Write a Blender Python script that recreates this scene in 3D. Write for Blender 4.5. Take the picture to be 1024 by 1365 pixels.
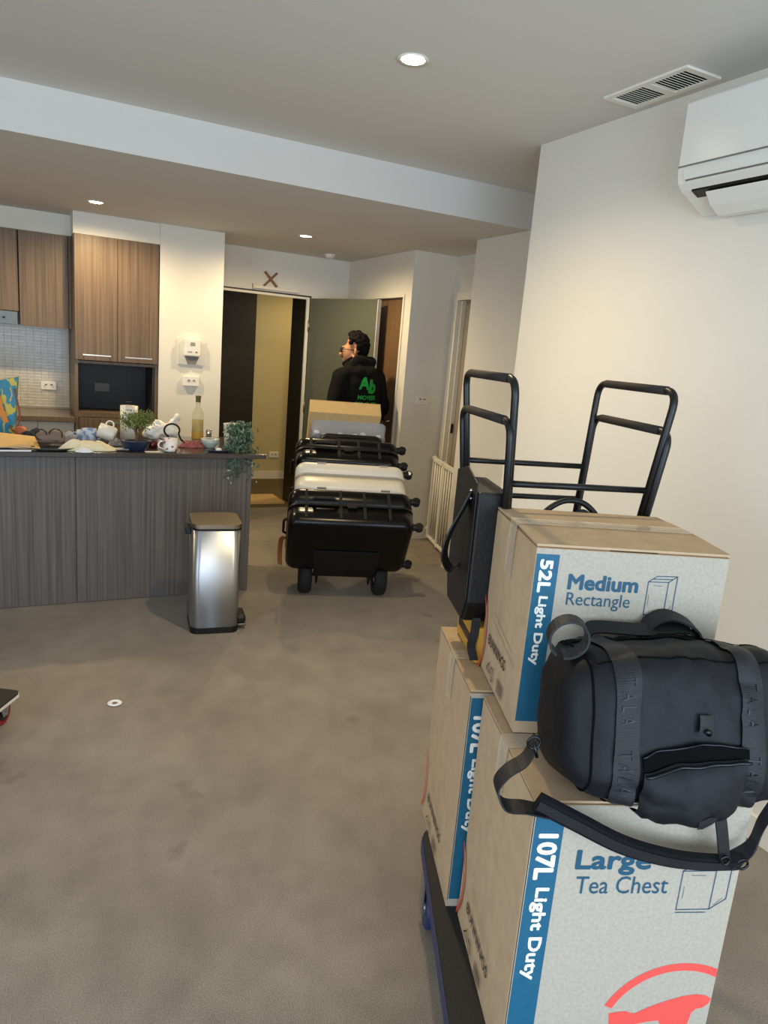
import bpy, bmesh, math, random
from mathutils import Vector, Matrix, Euler, noise
from mathutils.bvhtree import BVHTree
for o in list(bpy.data.objects): bpy.data.objects.remove(o)
S = bpy.context.scene
C = S.collection
R = math.radians
V = Vector
random.seed(7)

# ------------------------------------------------------------------ camera
CAM_H = 1.56
YAW, PITCH, ROLL, FPX = R(27.535), R(-12.429), R(4.759), 951.2
fwd = V((math.sin(YAW)*math.cos(PITCH), math.cos(YAW)*math.cos(PITCH), math.sin(PITCH)))
rgt0 = V((math.cos(YAW), -math.sin(YAW), 0)); up0 = rgt0.cross(fwd)
rgt = math.cos(ROLL)*rgt0 + math.sin(ROLL)*up0
upv = -math.sin(ROLL)*rgt0 + math.cos(ROLL)*up0
cd = bpy.data.cameras.new('camera'); cam = bpy.data.objects.new('camera', cd); C.objects.link(cam)
cd.sensor_fit = 'VERTICAL'; cd.sensor_height = 24.0; cd.lens = FPX/1365*24.0; cd.clip_start = .02
cam.matrix_world = Matrix(((rgt.x, upv.x, -fwd.x, 0), (rgt.y, upv.y, -fwd.y, 0), (rgt.z, upv.z, -fwd.z, CAM_H), (0, 0, 0, 1)))
S.camera = cam
def ray(x, y): return rgt*((x-512)/FPX) - upv*((y-682.5)/FPX) + fwd
def on_z(x, y, z=0):
    d = ray(x, y); p = d*((z-CAM_H)/d.z); p.z = z; return p
def on_y(x, y, Y):
    d = ray(x, y); p = d*(Y/d.y); p.z += CAM_H; return p
def on_x(x, y, X):
    d = ray(x, y); p = d*(X/d.x); p.z += CAM_H; return p

# ------------------------------------------------------------------ light and exposure
S.view_settings.view_transform = 'Standard'; S.view_settings.look = 'None'
S.view_settings.gamma = 1; S.view_settings.use_curve_mapping = False
S.view_settings.exposure = 0.68
W = bpy.data.worlds.new('world'); S.world = W; W.use_nodes = True
W.node_tree.nodes['Background'].inputs[0].default_value = (.62, .78, 1, 1)
W.node_tree.nodes['Background'].inputs[1].default_value = .9
WARM = (1.0, .77, .44)
def window_light(name, loc, rot, sx, sy, power, col):
    l = bpy.data.lights.new(name, 'AREA'); l.shape = 'RECTANGLE'; l.size = sx; l.size_y = sy; l.energy = power; l.color = col
    o = bpy.data.objects.new(name, l); C.objects.link(o); o.location = loc; o.rotation_euler = rot
window_light('window_daylight', (.2, -2.62, 1.2), (R(90), 0, 0), 3.4, 2.1, 88, (.70, .85, 1))
window_light('added_side_daylight', (-3.26, -.4, 1.25), (R(90), 0, R(-90)), 3.0, 1.9, 52, (.76, .88, 1))  # unseen source, added to brighten the right wall and carton sides

# ------------------------------------------------------------------ materials
MATS = {}
def lin(c):
    return tuple(((v/255)/12.92 if v/255 <= .04045 else ((v/255+.055)/1.055)**2.4) for v in c)
def mat(name, rgb, rough=.6, metal=0, rgb2=None, scale=(8, 8, 8), detail=4, bump=0, bscale=None, spec=.5, emit=0, trans=0, alpha=1, coat=0, ramp=(.3, .7), dist=0, aniso=0, sheen=0, ior=1.45):
    m = bpy.data.materials.new(name); m.use_nodes = True; n = m.node_tree.nodes; l = m.node_tree.links
    b = n['Principled BSDF']; c = lin(rgb)
    b.inputs['Base Color'].default_value = (*c, 1); b.inputs['Roughness'].default_value = rough; b.inputs['Metallic'].default_value = metal
    b.inputs['Specular IOR Level'].default_value = spec; b.inputs['Transmission Weight'].default_value = trans; b.inputs['Alpha'].default_value = alpha
    b.inputs['Coat Weight'].default_value = coat; b.inputs['IOR'].default_value = ior; b.inputs['Sheen Weight'].default_value = sheen
    if emit: b.inputs['Emission Color'].default_value = (*c, 1); b.inputs['Emission Strength'].default_value = emit
    if rgb2 or bump:
        tc = n.new('ShaderNodeTexCoord'); mp = n.new('ShaderNodeMapping'); mp.inputs['Scale'].default_value = scale
        l.new(tc.outputs['Object'], mp.inputs[0])
        nz = n.new('ShaderNodeTexNoise'); nz.inputs['Scale'].default_value = 1; nz.inputs['Detail'].default_value = detail; nz.inputs['Distortion'].default_value = dist
        l.new(mp.outputs[0], nz.inputs['Vector'])
        if rgb2:
            r = n.new('ShaderNodeValToRGB'); r.color_ramp.elements[0].position = ramp[0]; r.color_ramp.elements[1].position = ramp[1]
            r.color_ramp.elements[0].color = (*c, 1); r.color_ramp.elements[1].color = (*lin(rgb2), 1)
            l.new(nz.outputs[0], r.inputs[0]); l.new(r.outputs[0], b.inputs['Base Color'])
        if bump:
            nb = nz
            if bscale:
                mp2 = n.new('ShaderNodeMapping'); mp2.inputs['Scale'].default_value = bscale; l.new(tc.outputs['Object'], mp2.inputs[0])
                nb = n.new('ShaderNodeTexNoise'); nb.inputs['Scale'].default_value = 1; nb.inputs['Detail'].default_value = 3; l.new(mp2.outputs[0], nb.inputs['Vector'])
            bp = n.new('ShaderNodeBump'); bp.inputs['Strength'].default_value = min(1, bump); bp.inputs['Distance'].default_value = .004
            l.new(nb.outputs[0], bp.inputs['Height']); l.new(bp.outputs[0], b.inputs['Normal'])
    MATS[name] = m
    return m
def carpet():
    m = mat('carpet', (150, 140, 126), 1, spec=.1, sheen=.15)
    n = m.node_tree.nodes; l = m.node_tree.links; b = n['Principled BSDF']
    tc = n.new('ShaderNodeTexCoord'); prev = None
    def nz(s, d, lo, hi, c0, c1):
        a = n.new('ShaderNodeTexNoise'); a.inputs['Scale'].default_value = s; a.inputs['Detail'].default_value = d; l.new(tc.outputs['Object'], a.inputs['Vector'])
        r = n.new('ShaderNodeValToRGB'); r.color_ramp.elements[0].position = lo; r.color_ramp.elements[1].position = hi
        r.color_ramp.elements[0].color = (*c0, 1); r.color_ramp.elements[1].color = (*c1, 1); l.new(a.outputs[0], r.inputs[0]); return a, r
    def mul(x, y):
        k = n.new('ShaderNodeMix'); k.data_type = 'RGBA'; k.blend_type = 'MULTIPLY'; k.inputs[0].default_value = 1
        l.new(x, k.inputs[6]); l.new(y, k.inputs[7]); return k.outputs[2]
    _, big = nz(2.2, 5, .35, .65, lin((136, 126, 114)), lin((150, 140, 127)))
    _, mid = nz(9, 6, .3, .62, (.87, .865, .86), (1.03, 1.03, 1.03))
    f, fine = nz(260, 2, .3, .7, (.72, .72, .72), (1.15, 1.15, 1.15))
    _, spot = nz(3.3, 3, .25, .33, (.68, .67, .66), (1, 1, 1))
    l.new(mul(mul(mul(big.outputs[0], mid.outputs[0]), fine.outputs[0]), spot.outputs[0]), b.inputs['Base Color'])
    bp = n.new('ShaderNodeBump'); bp.inputs['Strength'].default_value = .7; bp.inputs['Distance'].default_value = .004
    l.new(f.outputs[0], bp.inputs['Height']); l.new(bp.outputs[0], b.inputs['Normal'])
carpet()
mat('hall_carpet', (96, 84, 62), 1, rgb2=(116, 102, 76), scale=(60, 60, 60), bump=.4, spec=.1)
mat('wall', (230, 225, 214), .85, rgb2=(225, 220, 208), scale=(1.5, 1.5, 1.5), bump=.05, bscale=(220, 220, 220), spec=.25)
mat('ceiling', (218, 215, 209), .9, bump=.04, bscale=(160, 160, 160), spec=.2)
mat('hall_wall', (196, 184, 140), .9, bump=.05, bscale=(150, 150, 150), spec=.2)
mat('trim', (230, 224, 210), .45)
mat('laminate_brown', (128, 106, 84), .42, rgb2=(84, 68, 53), scale=(75, 75, 1.3), detail=5, ramp=(.25, .75), spec=.4, bump=.06)
mat('laminate_grey', (112, 104, 98), .45, rgb2=(72, 67, 65), scale=(70, 70, 1.2), detail=5, ramp=(.25, .75), spec=.4, bump=.06)
mat('laminate_dark', (46, 44, 46), .5, rgb2=(38, 36, 38), scale=(60, 60, 1.5))
mat('stone', (74, 66, 60), .16, rgb2=(58, 52, 48), scale=(90, 90, 90), spec=.5)
mat('bench_stone', (120, 102, 82), .25, rgb2=(100, 84, 68), scale=(90, 90, 90))
mat('white_gloss', (226, 222, 212), .2, spec=.5)
mat('plastic_white', (236, 231, 220), .35)
mat('ac_white', (230, 228, 220), .22)
mat('ac_shadow', (120, 116, 108), .4)
mat('tile', (206, 198, 182), .22, rgb2=(190, 180, 162), scale=(16, 16, 40))
mat('grout', (170, 160, 142), .8)
mat('steel', (186, 192, 200), .42, 1, rgb2=(172, 178, 188), scale=(2, 2, 300), bump=.03)
m_ = mat('brushed_steel', (196, 200, 206), .4, 1)
tn = m_.node_tree.nodes.new('ShaderNodeTangent'); tn.direction_type = 'RADIAL'; tn.axis = 'Z'
m_.node_tree.links.new(tn.outputs[0], m_.node_tree.nodes['Principled BSDF'].inputs['Tangent'])
m_.node_tree.nodes['Principled BSDF'].inputs['Anisotropic'].default_value = .9; m_.node_tree.nodes['Principled BSDF'].inputs['Anisotropic Rotation'].default_value = .25
mat('steel_warm', (150, 136, 116), .38, 1)
mat('chrome', (210, 210, 210), .15, 1)
mat('handle_steel', (190, 180, 165), .3, 1)
mat('black_plastic', (13, 13, 14), .4)
mat('black_metal', (10, 11, 13), .38, 0, spec=.5)
mat('black_grip', (38, 34, 32), .7)
mat('rubber', (18, 18, 19), .75)
mat('black_gloss', (8, 8, 9), .25, spec=.32)
mat('black_leather', (10, 11, 13), .5, bump=.25, bscale=(120, 120, 120))
mat('black_leather_side', (24, 21, 19), .55, bump=.25, bscale=(120, 120, 120))
mat('shell_white', (216, 210, 196), .35)
mat('shell_grey', (150, 146, 138), .4)
mat('kraft', (190, 165, 134), .85, rgb2=(180, 155, 125), scale=(24, 24, 24), bump=.06, bscale=(90, 90, 400), spec=.2)
mat('kraft_light', (214, 180, 124), .85, rgb2=(206, 172, 118), scale=(20, 20, 20), spec=.2)
mat('kraft_edge', (140, 112, 82), .9)
mat('box_print', (178, 170, 156), .8, rgb2=(166, 157, 143), scale=(160, 160, 160), spec=.2)
mat('teal', (22, 92, 122), .6, rgb2=(18, 84, 112), scale=(60, 60, 60))
mat('ink_teal', (24, 78, 104), .6)
mat('ink_white', (228, 226, 216), .6)
mat('ink_red', (232, 82, 74), .6)
mat('ink_red_dark', (214, 74, 48), .6)
mat('ink_black', (34, 30, 28), .7)
mat('tape', (225, 215, 195), .08, alpha=.3, spec=.8, bump=.5, bscale=(40, 40, 40))
mat('bag_nylon', (10, 13, 19), .6, spec=.35, rgb2=(8, 10, 15), scale=(14, 14, 14), bump=.6, bscale=(30, 22, 30))
mat('bag_web', (18, 20, 25), .55, bump=.35, bscale=(60, 60, 700))
mat('bag_dark', (5, 5, 6), .8, spec=.1)
mat('bag_letter', (22, 25, 30), .5)
mat('metal_dark', (52, 54, 58), .3, 1)
mat('dolly_blue', (34, 48, 92), .45)
mat('dolly_top', (28, 28, 30), .7, bump=.4, bscale=(120, 120, 120))
mat('red_wheel', (140, 24, 30), .4)
mat('ply_edge', (220, 210, 195), .6)
mat('zinc', (176, 176, 174), .35, .9)
mat('door_grey', (92, 96, 84), .5)
mat('door_wood', (128, 98, 66), .5, rgb2=(106, 80, 54), scale=(50, 50, 1.4), detail=4)
mat('door_dark', (38, 34, 24), .5)
mat('frame_dark', (44, 42, 32), .5)
mat('door_beige', (150, 140, 122), .6)
mat('timber', (132, 94, 50), .6)
mat('skin', (176, 124, 90), .5)
mat('hair', (10, 9, 9), .75, spec=.15, bump=1, bscale=(90, 90, 90))
mat('hoodie', (15, 15, 15), .95, bump=.4, bscale=(22, 22, 22), spec=.2)
mat('trouser', (26, 26, 28), .95, spec=.2)
mat('logo_green', (20, 150, 62), .8)
mat('glass', (245, 250, 250), .03, trans=1, ior=1.45)
mat('wine_glass', (214, 206, 150), .04, alpha=.35, spec=.8)
mat('wine', (176, 140, 34), .12)
mat('bottle_cap', (92, 84, 40), .4)
mat('wine_label', (196, 150, 60), .6)
mat('clear_plastic', (220, 224, 232), .1, alpha=.3, spec=.7)
mat('ceramic', (232, 228, 216), .3)
mat('ceramic_grey', (170, 180, 172), .3)
mat('pot_blue', (36, 44, 66), .3)
mat('leaf', (74, 98, 40), .6, rgb2=(128, 140, 70), scale=(60, 60, 60))
mat('leaf_dusty', (64, 86, 66), .6, rgb2=(104, 126, 102), scale=(70, 70, 70))
mat('leaf_grey', (156, 170, 150), .6)
mat('bark', (92, 66, 42), .8)
mat('soil', (54, 42, 32), 1)
mat('cloth_cream', (228, 216, 180), .9, bump=.4, bscale=(30, 30, 30))
mat('cloth_white', (228, 230, 232), .9)
mat('cloth_grey', (140, 144, 156), .9, bump=.4, bscale=(30, 30, 30))
mat('cloth_dark', (48, 50, 58), .9, bump=.4, bscale=(30, 30, 30))
mat('cloth_brown', (118, 100, 88), .8)
mat('net_pink', (168, 96, 96), .8)
mat('candle_red', (76, 16, 16), .2, coat=.5)
mat('cup_blue', (120, 146, 190), .35, rgb2=(196, 206, 222), scale=(30, 30, 30), ramp=(.45, .55))
mat('cup_print', (236, 230, 222), .35, rgb2=(150, 60, 90), scale=(45, 45, 45), ramp=(.55, .62))
mat('plastic_bag', (240, 236, 228), .35, bump=.5, bscale=(24, 24, 24), spec=.6)
mat('gift_blue', (34, 132, 160), .4, rgb2=(214, 190, 60), scale=(26, 26, 17), detail=1, ramp=(.5, .56), dist=.6)
mat('orange', (232, 138, 26), .5)
mat('apple', (196, 84, 66), .4, rgb2=(214, 150, 90), scale=(20, 20, 20))
mat('green_dark', (40, 66, 38), .6)
mat('tray_green', (42, 52, 46), .4)
mat('yellow', (186, 140, 48), .5)
mat('lamp', (255, 240, 200), .5, emit=22)
mat('leather_tag', (140, 82, 44), .5)
mat('screen', (178, 190, 202), .3)
mat('lens_dark', (12, 12, 12), .1)
mat('hood_blue_grey', (98, 112, 124), .4)  # one even blue-grey, used on the range hood fascia
mat('mid_grey', (120, 118, 112), .6)  # one even grey for rockers, niche outlet and intercom cover

# ------------------------------------------------------------------ mesh helpers
def link(name, me, m=None, parent=None, smooth=False):
    if m: me.materials.append(MATS[m])
    if smooth:
        for p in me.polygons: p.use_smooth = True
    o = bpy.data.objects.new(name, me); C.objects.link(o)
    if parent: o.parent = parent
    return o
def obj(name, bm, m, parent=None, smooth=False, bevel=0, seg=2):
    if bevel:
        bmesh.ops.bevel(bm, geom=[e for e in bm.edges if e.is_manifold and e.calc_face_angle(0) > .6], offset=bevel, segments=seg, profile=.5, affect='EDGES', clamp_overlap=True)
    bmesh.ops.recalc_face_normals(bm, faces=bm.faces)
    me = bpy.data.meshes.new(name); bm.to_mesh(me); bm.free()
    if bevel and not smooth:
        for p in me.polygons: p.use_smooth = False
    return link(name, me, m, parent, smooth)
def tag(o, label, cat, group=None):
    o['label'] = label; o['category'] = cat
    if group: o['group'] = group
    return o
def struct(o, label=None):
    o['kind'] = 'structure'
    if label: o['label'] = label
    return o
def thing(name, label, cat, loc=(0, 0, 0), rot=(0, 0, 0), group=None):
    o = bpy.data.objects.new(name, None); C.objects.link(o); o.empty_display_size = .1
    o.location = loc; o.rotation_euler = rot
    return tag(o, label, cat, group)
def dup(root, loc=None, rot=None, label=None):
    def cp(o, par):
        c = o.copy(); C.objects.link(c); c.parent = par
        for ch in list(o.children): cp(ch, c)
        return c
    r = cp(root, None)
    if loc is not None: r.location = loc
    if rot is not None: r.rotation_euler = rot
    if label: r['label'] = label
    return r
def B(): return bmesh.new()
TMP = bpy.data.scenes.new('scratch')                       # small scratch scene: fonts and remeshes are evaluated here, then it is removed
def evaluate(o):
    TMP.collection.objects.link(o); vl = TMP.view_layers[0]; vl.update()
    me = bpy.data.meshes.new_from_object(o.evaluated_get(vl.depsgraph)); bpy.data.objects.remove(o); return me
def xf(bm, verts, M):
    bmesh.ops.transform(bm, matrix=M, verts=verts)
def box(bm, lo, hi, M=None):
    lo, hi = V(lo), V(hi)
    r = bmesh.ops.create_cube(bm, size=1)
    c = (lo+hi)/2; s = hi-lo
    xf(bm, r['verts'], Matrix.Translation(c) @ Matrix.Diagonal((*s, 1)))
    if M: xf(bm, r['verts'], M)
    return bm
def bx(lo, hi, M=None): return box(B(), lo, hi, M)
def cyl(bm, p0, p1, r0, r1=None, n=16, cap=True):
    p0, p1 = V(p0), V(p1); d = p1-p0
    r = bmesh.ops.create_cone(bm, cap_ends=cap, segments=n, radius1=r0, radius2=r0 if r1 is None else r1, depth=d.length)
    xf(bm, r['verts'], Matrix.Translation((p0+p1)/2) @ d.to_track_quat('Z', 'Y').to_matrix().to_4x4())
    return bm
def ball(bm, c, r, n=12):
    r = r if hasattr(r, '__len__') else (r, r, r)
    q = bmesh.ops.create_uvsphere(bm, u_segments=n*2, v_segments=n, radius=1)
    xf(bm, q['verts'], Matrix.Translation(c) @ Matrix.Diagonal((*r, 1))); return bm
def torus(bm, c, R_, r, axis='Z', n=32, k=10, arc=1.0):
    M = {'Z': Matrix(), 'X': Matrix.Rotation(R(90), 4, 'Y'), 'Y': Matrix.Rotation(R(90), 4, 'X')}[axis]
    pts = [M @ V((R_*math.cos(t*2*math.pi*arc/n), R_*math.sin(t*2*math.pi*arc/n), 0))+V(c) for t in range(n+(arc < 1))]
    return tube(bm, pts, r, k, closed=arc >= 1)
def tube(bm, pts, r, n=10, closed=False):
    pts = [V(p) for p in pts]; N = len(pts); rings = []; up = None
    for i, p in enumerate(pts):
        if closed: t = (pts[(i+1) % N]-pts[i-1]).normalized()
        else: t = (pts[min(i+1, N-1)]-pts[max(i-1, 0)]).normalized()
        if up is None: up = t.orthogonal().normalized()
        else: up = (up-t*up.dot(t)).normalized()
        s = t.cross(up); rr = r[i] if hasattr(r, '__len__') else r
        rings.append([bm.verts.new(p+(up*math.cos(a)+s*math.sin(a))*rr) for a in [2*math.pi*k/n for k in range(n)]])
    for i in range(N if closed else N-1):
        a, b = rings[i], rings[(i+1) % N]
        off = 0
        if closed and i == N-1: off = min(range(n), key=lambda o: (a[0].co-b[o].co).length)
        for k in range(n): bm.faces.new((a[k], a[(k+1) % n], b[(k+1+off) % n], b[(k+off) % n]))
    if not closed: bm.faces.new(rings[0][::-1]); bm.faces.new(rings[-1])
    return bm
def fillet(pts, rad, n=6, closed=False):
    pts = [V(p) for p in pts]; out = []; N = len(pts)
    for i, p in enumerate(pts):
        if not closed and i in (0, N-1): out.append(p); continue
        a = pts[i-1]-p; b = pts[(i+1) % N]-p
        r = min(rad, a.length*.49, b.length*.49); A = p+a.normalized()*r; D = p+b.normalized()*r
        for k in range(n+1):
            t = k/n; out.append(A*(1-t)**2+p*2*t*(1-t)+D*t*t)
    return out
def spline(pts, n=8):
    pts = [V(p) for p in pts]; P = [2*pts[0]-pts[1]]+pts+[2*pts[-1]-pts[-2]]; out = []
    for i in range(1, len(P)-2):
        a, b, c, d = P[i-1:i+3]
        for k in range(n):
            t = k/n; out.append(.5*((2*b)+(c-a)*t+(2*a-5*b+4*c-d)*t*t+(3*b-a-3*c+d)*t**3))
    return out+[pts[-1]]
def lathe(bm, prof, n=24, c=(0, 0, 0)):
    rings = []
    for r, z in prof:
        if r < 1e-5: rings.append([bm.verts.new((c[0], c[1], c[2]+z))])
        else: rings.append([bm.verts.new((c[0]+r*math.cos(2*math.pi*k/n), c[1]+r*math.sin(2*math.pi*k/n), c[2]+z)) for k in range(n)])
    for a, b in zip(rings, rings[1:]):
        for k in range(n):
            q = [a[k % len(a)], a[(k+1) % len(a)], b[(k+1) % len(b)], b[k % len(b)]]
            u = []
            for v in q:
                if v not in u: u.append(v)
            if len(u) > 2:
                try: bm.faces.new(u)
                except ValueError: pass
    return bm
def prism(bm, poly, z0, z1, M=None):
    a = [bm.verts.new((x, y, z0)) for x, y in poly]; b = [bm.verts.new((x, y, z1)) for x, y in poly]; N = len(a)
    bm.faces.new(a[::-1]); bm.faces.new(b)
    for k in range(N): bm.faces.new((a[k], a[(k+1) % N], b[(k+1) % N], b[k]))
    if M: xf(bm, a+b, M)
    return bm
def ribbon(bm, pts, sides, th=.002):
    """flat strap along pts; sides[i] = half-width vector at point i"""
    pts = [V(p) for p in pts]; rows = []; N = len(pts)
    for i, p in enumerate(pts):
        s = V(sides[i]) if hasattr(sides[0], '__len__') else V(sides)
        t = (pts[min(i+1, N-1)]-pts[max(i-1, 0)]).normalized(); nn = t.cross(s).normalized()*th/2
        rows.append([bm.verts.new(q) for q in (p-s-nn, p+s-nn, p+s+nn, p-s+nn)])
    for a, b in zip(rows, rows[1:]):
        for k in range(4): bm.faces.new((a[k], a[(k+1) % 4], b[(k+1) % 4], b[k]))
    bm.faces.new(rows[0][::-1]); bm.faces.new(rows[-1])
    return bm
def rrect(w, h, r, n=5):
    out = []
    for cx, cy, a0 in ((w/2-r, h/2-r, 0), (-w/2+r, h/2-r, 90), (-w/2+r, -h/2+r, 180), (w/2-r, -h/2+r, 270)):
        out += [(cx+r*math.cos(R(a0+90*k/n)), cy+r*math.sin(R(a0+90*k/n))) for k in range(n+1)]
    return out
def text_mesh(s, size, bold=0, width=None, height=None, shear=0):
    cu = bpy.data.curves.new('t', 'FONT'); cu.body = s; cu.size = size; cu.offset = bold; cu.shear = shear; cu.resolution_u = 3
    me = evaluate(bpy.data.objects.new('t', cu))
    xs = [v.co.x for v in me.vertices]; ys = [v.co.y for v in me.vertices]
    x0, x1, y0, y1 = min(xs), max(xs), min(ys), max(ys)
    sx = width/(x1-x0) if width else 1; sy = height/(y1-y0) if height else sx
    for v in me.vertices: v.co = V(((v.co.x-x0)*sx, (v.co.y-y0)*sy, 0))
    return me
def text(s, m, parent, M, size=.1, bold=0, width=None, height=None, name='lettering'):
    me = text_mesh(s, size, 0, width, height)
    if bold:                                               # heavier face: shifted copies, each a hair prouder than the last
        bm = B()
        for k, (dx, dy) in enumerate(((0, 0), (1, 0), (-1, 0), (0, 1), (0, -1), (.7, .7), (-.7, .7), (.7, -.7), (-.7, -.7))):
            n0 = len(bm.verts); bm.from_mesh(me); bm.verts.ensure_lookup_table()
            for v in bm.verts[n0:]: v.co += V((dx*bold, dy*bold, k*2.5e-5))
        bm.to_mesh(me); bm.free()
    me.transform(M)
    return link(name, me, m, parent)
FRONT = Matrix(((1, 0, 0, 0), (0, 0, -1, 0), (0, 1, 0, 0), (0, 0, 0, 1)))    # text plane -> a face that looks along -Y
def T3(x, y, z): return Matrix.Translation((x, y, z))
_b = B(); ball(_b, (0, 0, 0), 1, 9); _b.verts.index_update()
UNIT = ([v.co.copy() for v in _b.verts], [[v.index for v in f.verts] for f in _b.faces]); _b.free()
def organic(name, caps, balls, m, parent, voxel=.012, smooth=4, noise_amp=0, noise_s=9):
    vs, fs = [], []
    def sphere(c, r):
        r = r if hasattr(r, '__len__') else (r, r, r); k0 = len(vs)
        vs.extend((c[0]+v.x*r[0], c[1]+v.y*r[1], c[2]+v.z*r[2]) for v in UNIT[0]); fs.extend(tuple(i+k0 for i in f) for f in UNIT[1])
    for p0, r0, p1, r1 in caps:
        p0, p1 = V(p0), V(p1); sphere(p0, r0); sphere(p1, r1)
        q = (p1-p0).to_track_quat('Z', 'Y'); k0 = len(vs); n = 14
        for p, r in ((p0, r0), (p1, r1)): vs.extend(tuple(p+q @ V((r*math.cos(2*math.pi*k/n), r*math.sin(2*math.pi*k/n), 0))) for k in range(n))
        fs.extend((k0+k, k0+(k+1) % n, k0+n+(k+1) % n, k0+n+k) for k in range(n)); fs.append(tuple(range(k0+n-1, k0-1, -1))); fs.append(tuple(range(k0+n, k0+2*n)))
    for c, r in balls: sphere(c, r)
    me = bpy.data.meshes.new(name); me.from_pydata(vs, [], fs)
    o = bpy.data.objects.new(name, me)
    md = o.modifiers.new('r', 'REMESH'); md.mode = 'VOXEL'; md.voxel_size = voxel
    sm = o.modifiers.new('s', 'SMOOTH'); sm.iterations = smooth; sm.factor = .5
    me2 = evaluate(o)
    if noise_amp:
        for v in me2.vertices: v.co += v.normal*noise.noise(v.co*noise_s)*noise_amp
    me2.name = name
    return link(name, me2, m, parent, True)

# ------------------------------------------------------------------ the room shell
ZT, ZL = 2.60, 2.388
XA, YA, YB = 2.27, 3.04, 3.86
struct(obj('floor', bx((-3.2, -2.8, -.1), (3.7, 6.6, 0)), 'carpet'))
struct(obj('floor_corridor', bx((.8, 6.6, -.1), (4.6, 8.3, -.002)), 'hall_carpet'))
struct(obj('ceiling', bx((-3.2, -2.8, ZT), (3.4, YB, ZT+.1)), 'ceiling'))
struct(obj('ceiling_bulkhead', bx((-3.2, YB, ZL), (3.7, 6.7, ZT+.1)), 'ceiling'))
struct(obj('ceiling_corridor', bx((.8, 6.7, ZL), (4.6, 8.3, ZL+.1)), 'ceiling'))
struct(obj('wall_right', bx((XA, -2.8, 0), (XA+.14, YA, ZT)), 'wall'))
struct(obj('wall_recess', bx((XA+.14, 2.6, 0), (2.88, 2.7, ZT)), 'wall'))
struct(obj('wall_hall', bx((2.88, 2.6, 0), (3.16, 4.46, ZT)), 'wall'))
struct(obj('wall_passage', bx((2.84, 5.28, 0), (3.36, 5.385, ZL)), 'wall'))
bm = B(); box(bm, (3.24, 3.0, 2.04), (3.36, 5.28, ZL)); box(bm, (3.24, 5.21, 0), (3.36, 5.28, 2.04)); box(bm, (3.24, 3.0, 0), (3.36, 4.42, 2.04))
struct(obj('wall_bedroom', bm, 'wall'))
bm = B(); box(bm, (2.84, 6.25, 0), (2.96, 6.57, ZL)); box(bm, (2.84, 5.385, 2.045), (2.96, 6.25, ZL)); 
struct(obj('wall_entry_side', bm, 'wall'))
bm = B(); box(bm, (1.4, 6.57, 2.03), (2.96, 6.69, ZL)); box(bm, (1.4, 6.57, 0), (1.55, 6.69, 2.03)); box(bm, (2.47, 6.57, 0), (2.96, 6.69, 2.03))
struct(obj('wall_entry', bm, 'wall'))
struct(obj('wall_kitchen_end', bx((.985, 5.93, 0), (1.478, 6.57, ZL)), 'wall'))
struct(obj('wall_above_cabinet', bx((.376, 5.95, 2.236), (.985, 6.55, ZL)), 'wall'))
struct(obj('wall_above_overheads', bx((-3.2, 6.24, 2.236), (.376, 6.55, ZL)), 'wall'))
struct(obj('wall_kitchen', bx((-3.2, 6.55, 0), (1.478, 6.65, ZL)), 'wall'))
bm = B(); box(bm, (-3.3, 1.2, 0), (-3.2, 6.65, ZT)); box(bm, (-3.3, -2.8, 0), (-3.2, -2.0, ZT)); box(bm, (-3.3, -2.0, 2.3), (-3.2, 1.2, ZT)); box(bm, (-3.3, -2.0, 0), (-3.2, 1.2, .2))
struct(obj('wall_left', bm, 'wall'))
win2 = struct(obj('added_side_window', bx((-3.29, -2.0, .2), (-3.21, 1.2, .26)), 'frame_dark'))  # unseen window added on the left wall for the extra side daylight
for y in (-2.0, -.43, 1.14): obj('window_frame', bx((-3.29, y, .26), (-3.21, y+.06, 2.24)), 'frame_dark', win2)
obj('window_frame', bx((-3.29, -2.0, 2.24), (-3.21, 1.2, 2.3)), 'frame_dark', win2)
bm = B(); box(bm, (-3.2, -2.7, 0), (-1.6, -2.55, ZT)); box(bm, (2.0, -2.7, 0), (XA, -2.55, ZT)); box(bm, (-1.6, -2.7, 2.3), (2.0, -2.55, ZT))
struct(obj('wall_back', bm, 'wall'))
win = struct(obj('window_1', bx((-1.6, -2.66, .0), (2.0, -2.58, .06)), 'frame_dark'))
for x in (-1.6, -.43, .77, 1.94): obj('window_frame', bx((x, -2.66, .06), (x+.06, -2.58, 2.24)), 'frame_dark', win)
obj('window_frame', bx((-1.6, -2.66, 2.24), (2.0, -2.58, 2.3)), 'frame_dark', win)
bm = B(); box(bm, (.8, 8.1, 0), (4.6, 8.2, ZL)); box(bm, (.7, 6.69, 0), (.8, 8.2, ZL)); box(bm, (4.5, 6.69, 0), (4.6, 8.2, ZL)); box(bm, (2.96, 6.69, 0), (4.6, 6.75, ZL))
struct(obj('wall_corridor', bm, 'hall_wall'))
struct(obj('baseboard_corridor', bx((2.4, 8.085, 0), (4.5, 8.1, .09)), 'trim'))
struct(obj('baseboard_right', bx((XA-.014, -2.55, 0), (XA, YA+.0, .09)), 'trim'))
bm = B(); box(bm, (2.866, 2.7, 0), (2.88, 4.474, .09)); box(bm, (2.866, 4.46, 0), (3.16, 4.474, .09)); struct(obj('baseboard_hall', bm, 'trim'))
struct(obj('baseboard_passage', bx((2.84, 5.266, 0), (3.2, 5.28, .09)), 'trim'))
struct(obj('baseboard_kitchen', bx((.985, 5.916, 0), (1.478, 5.93, .09)), 'trim'))

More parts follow.
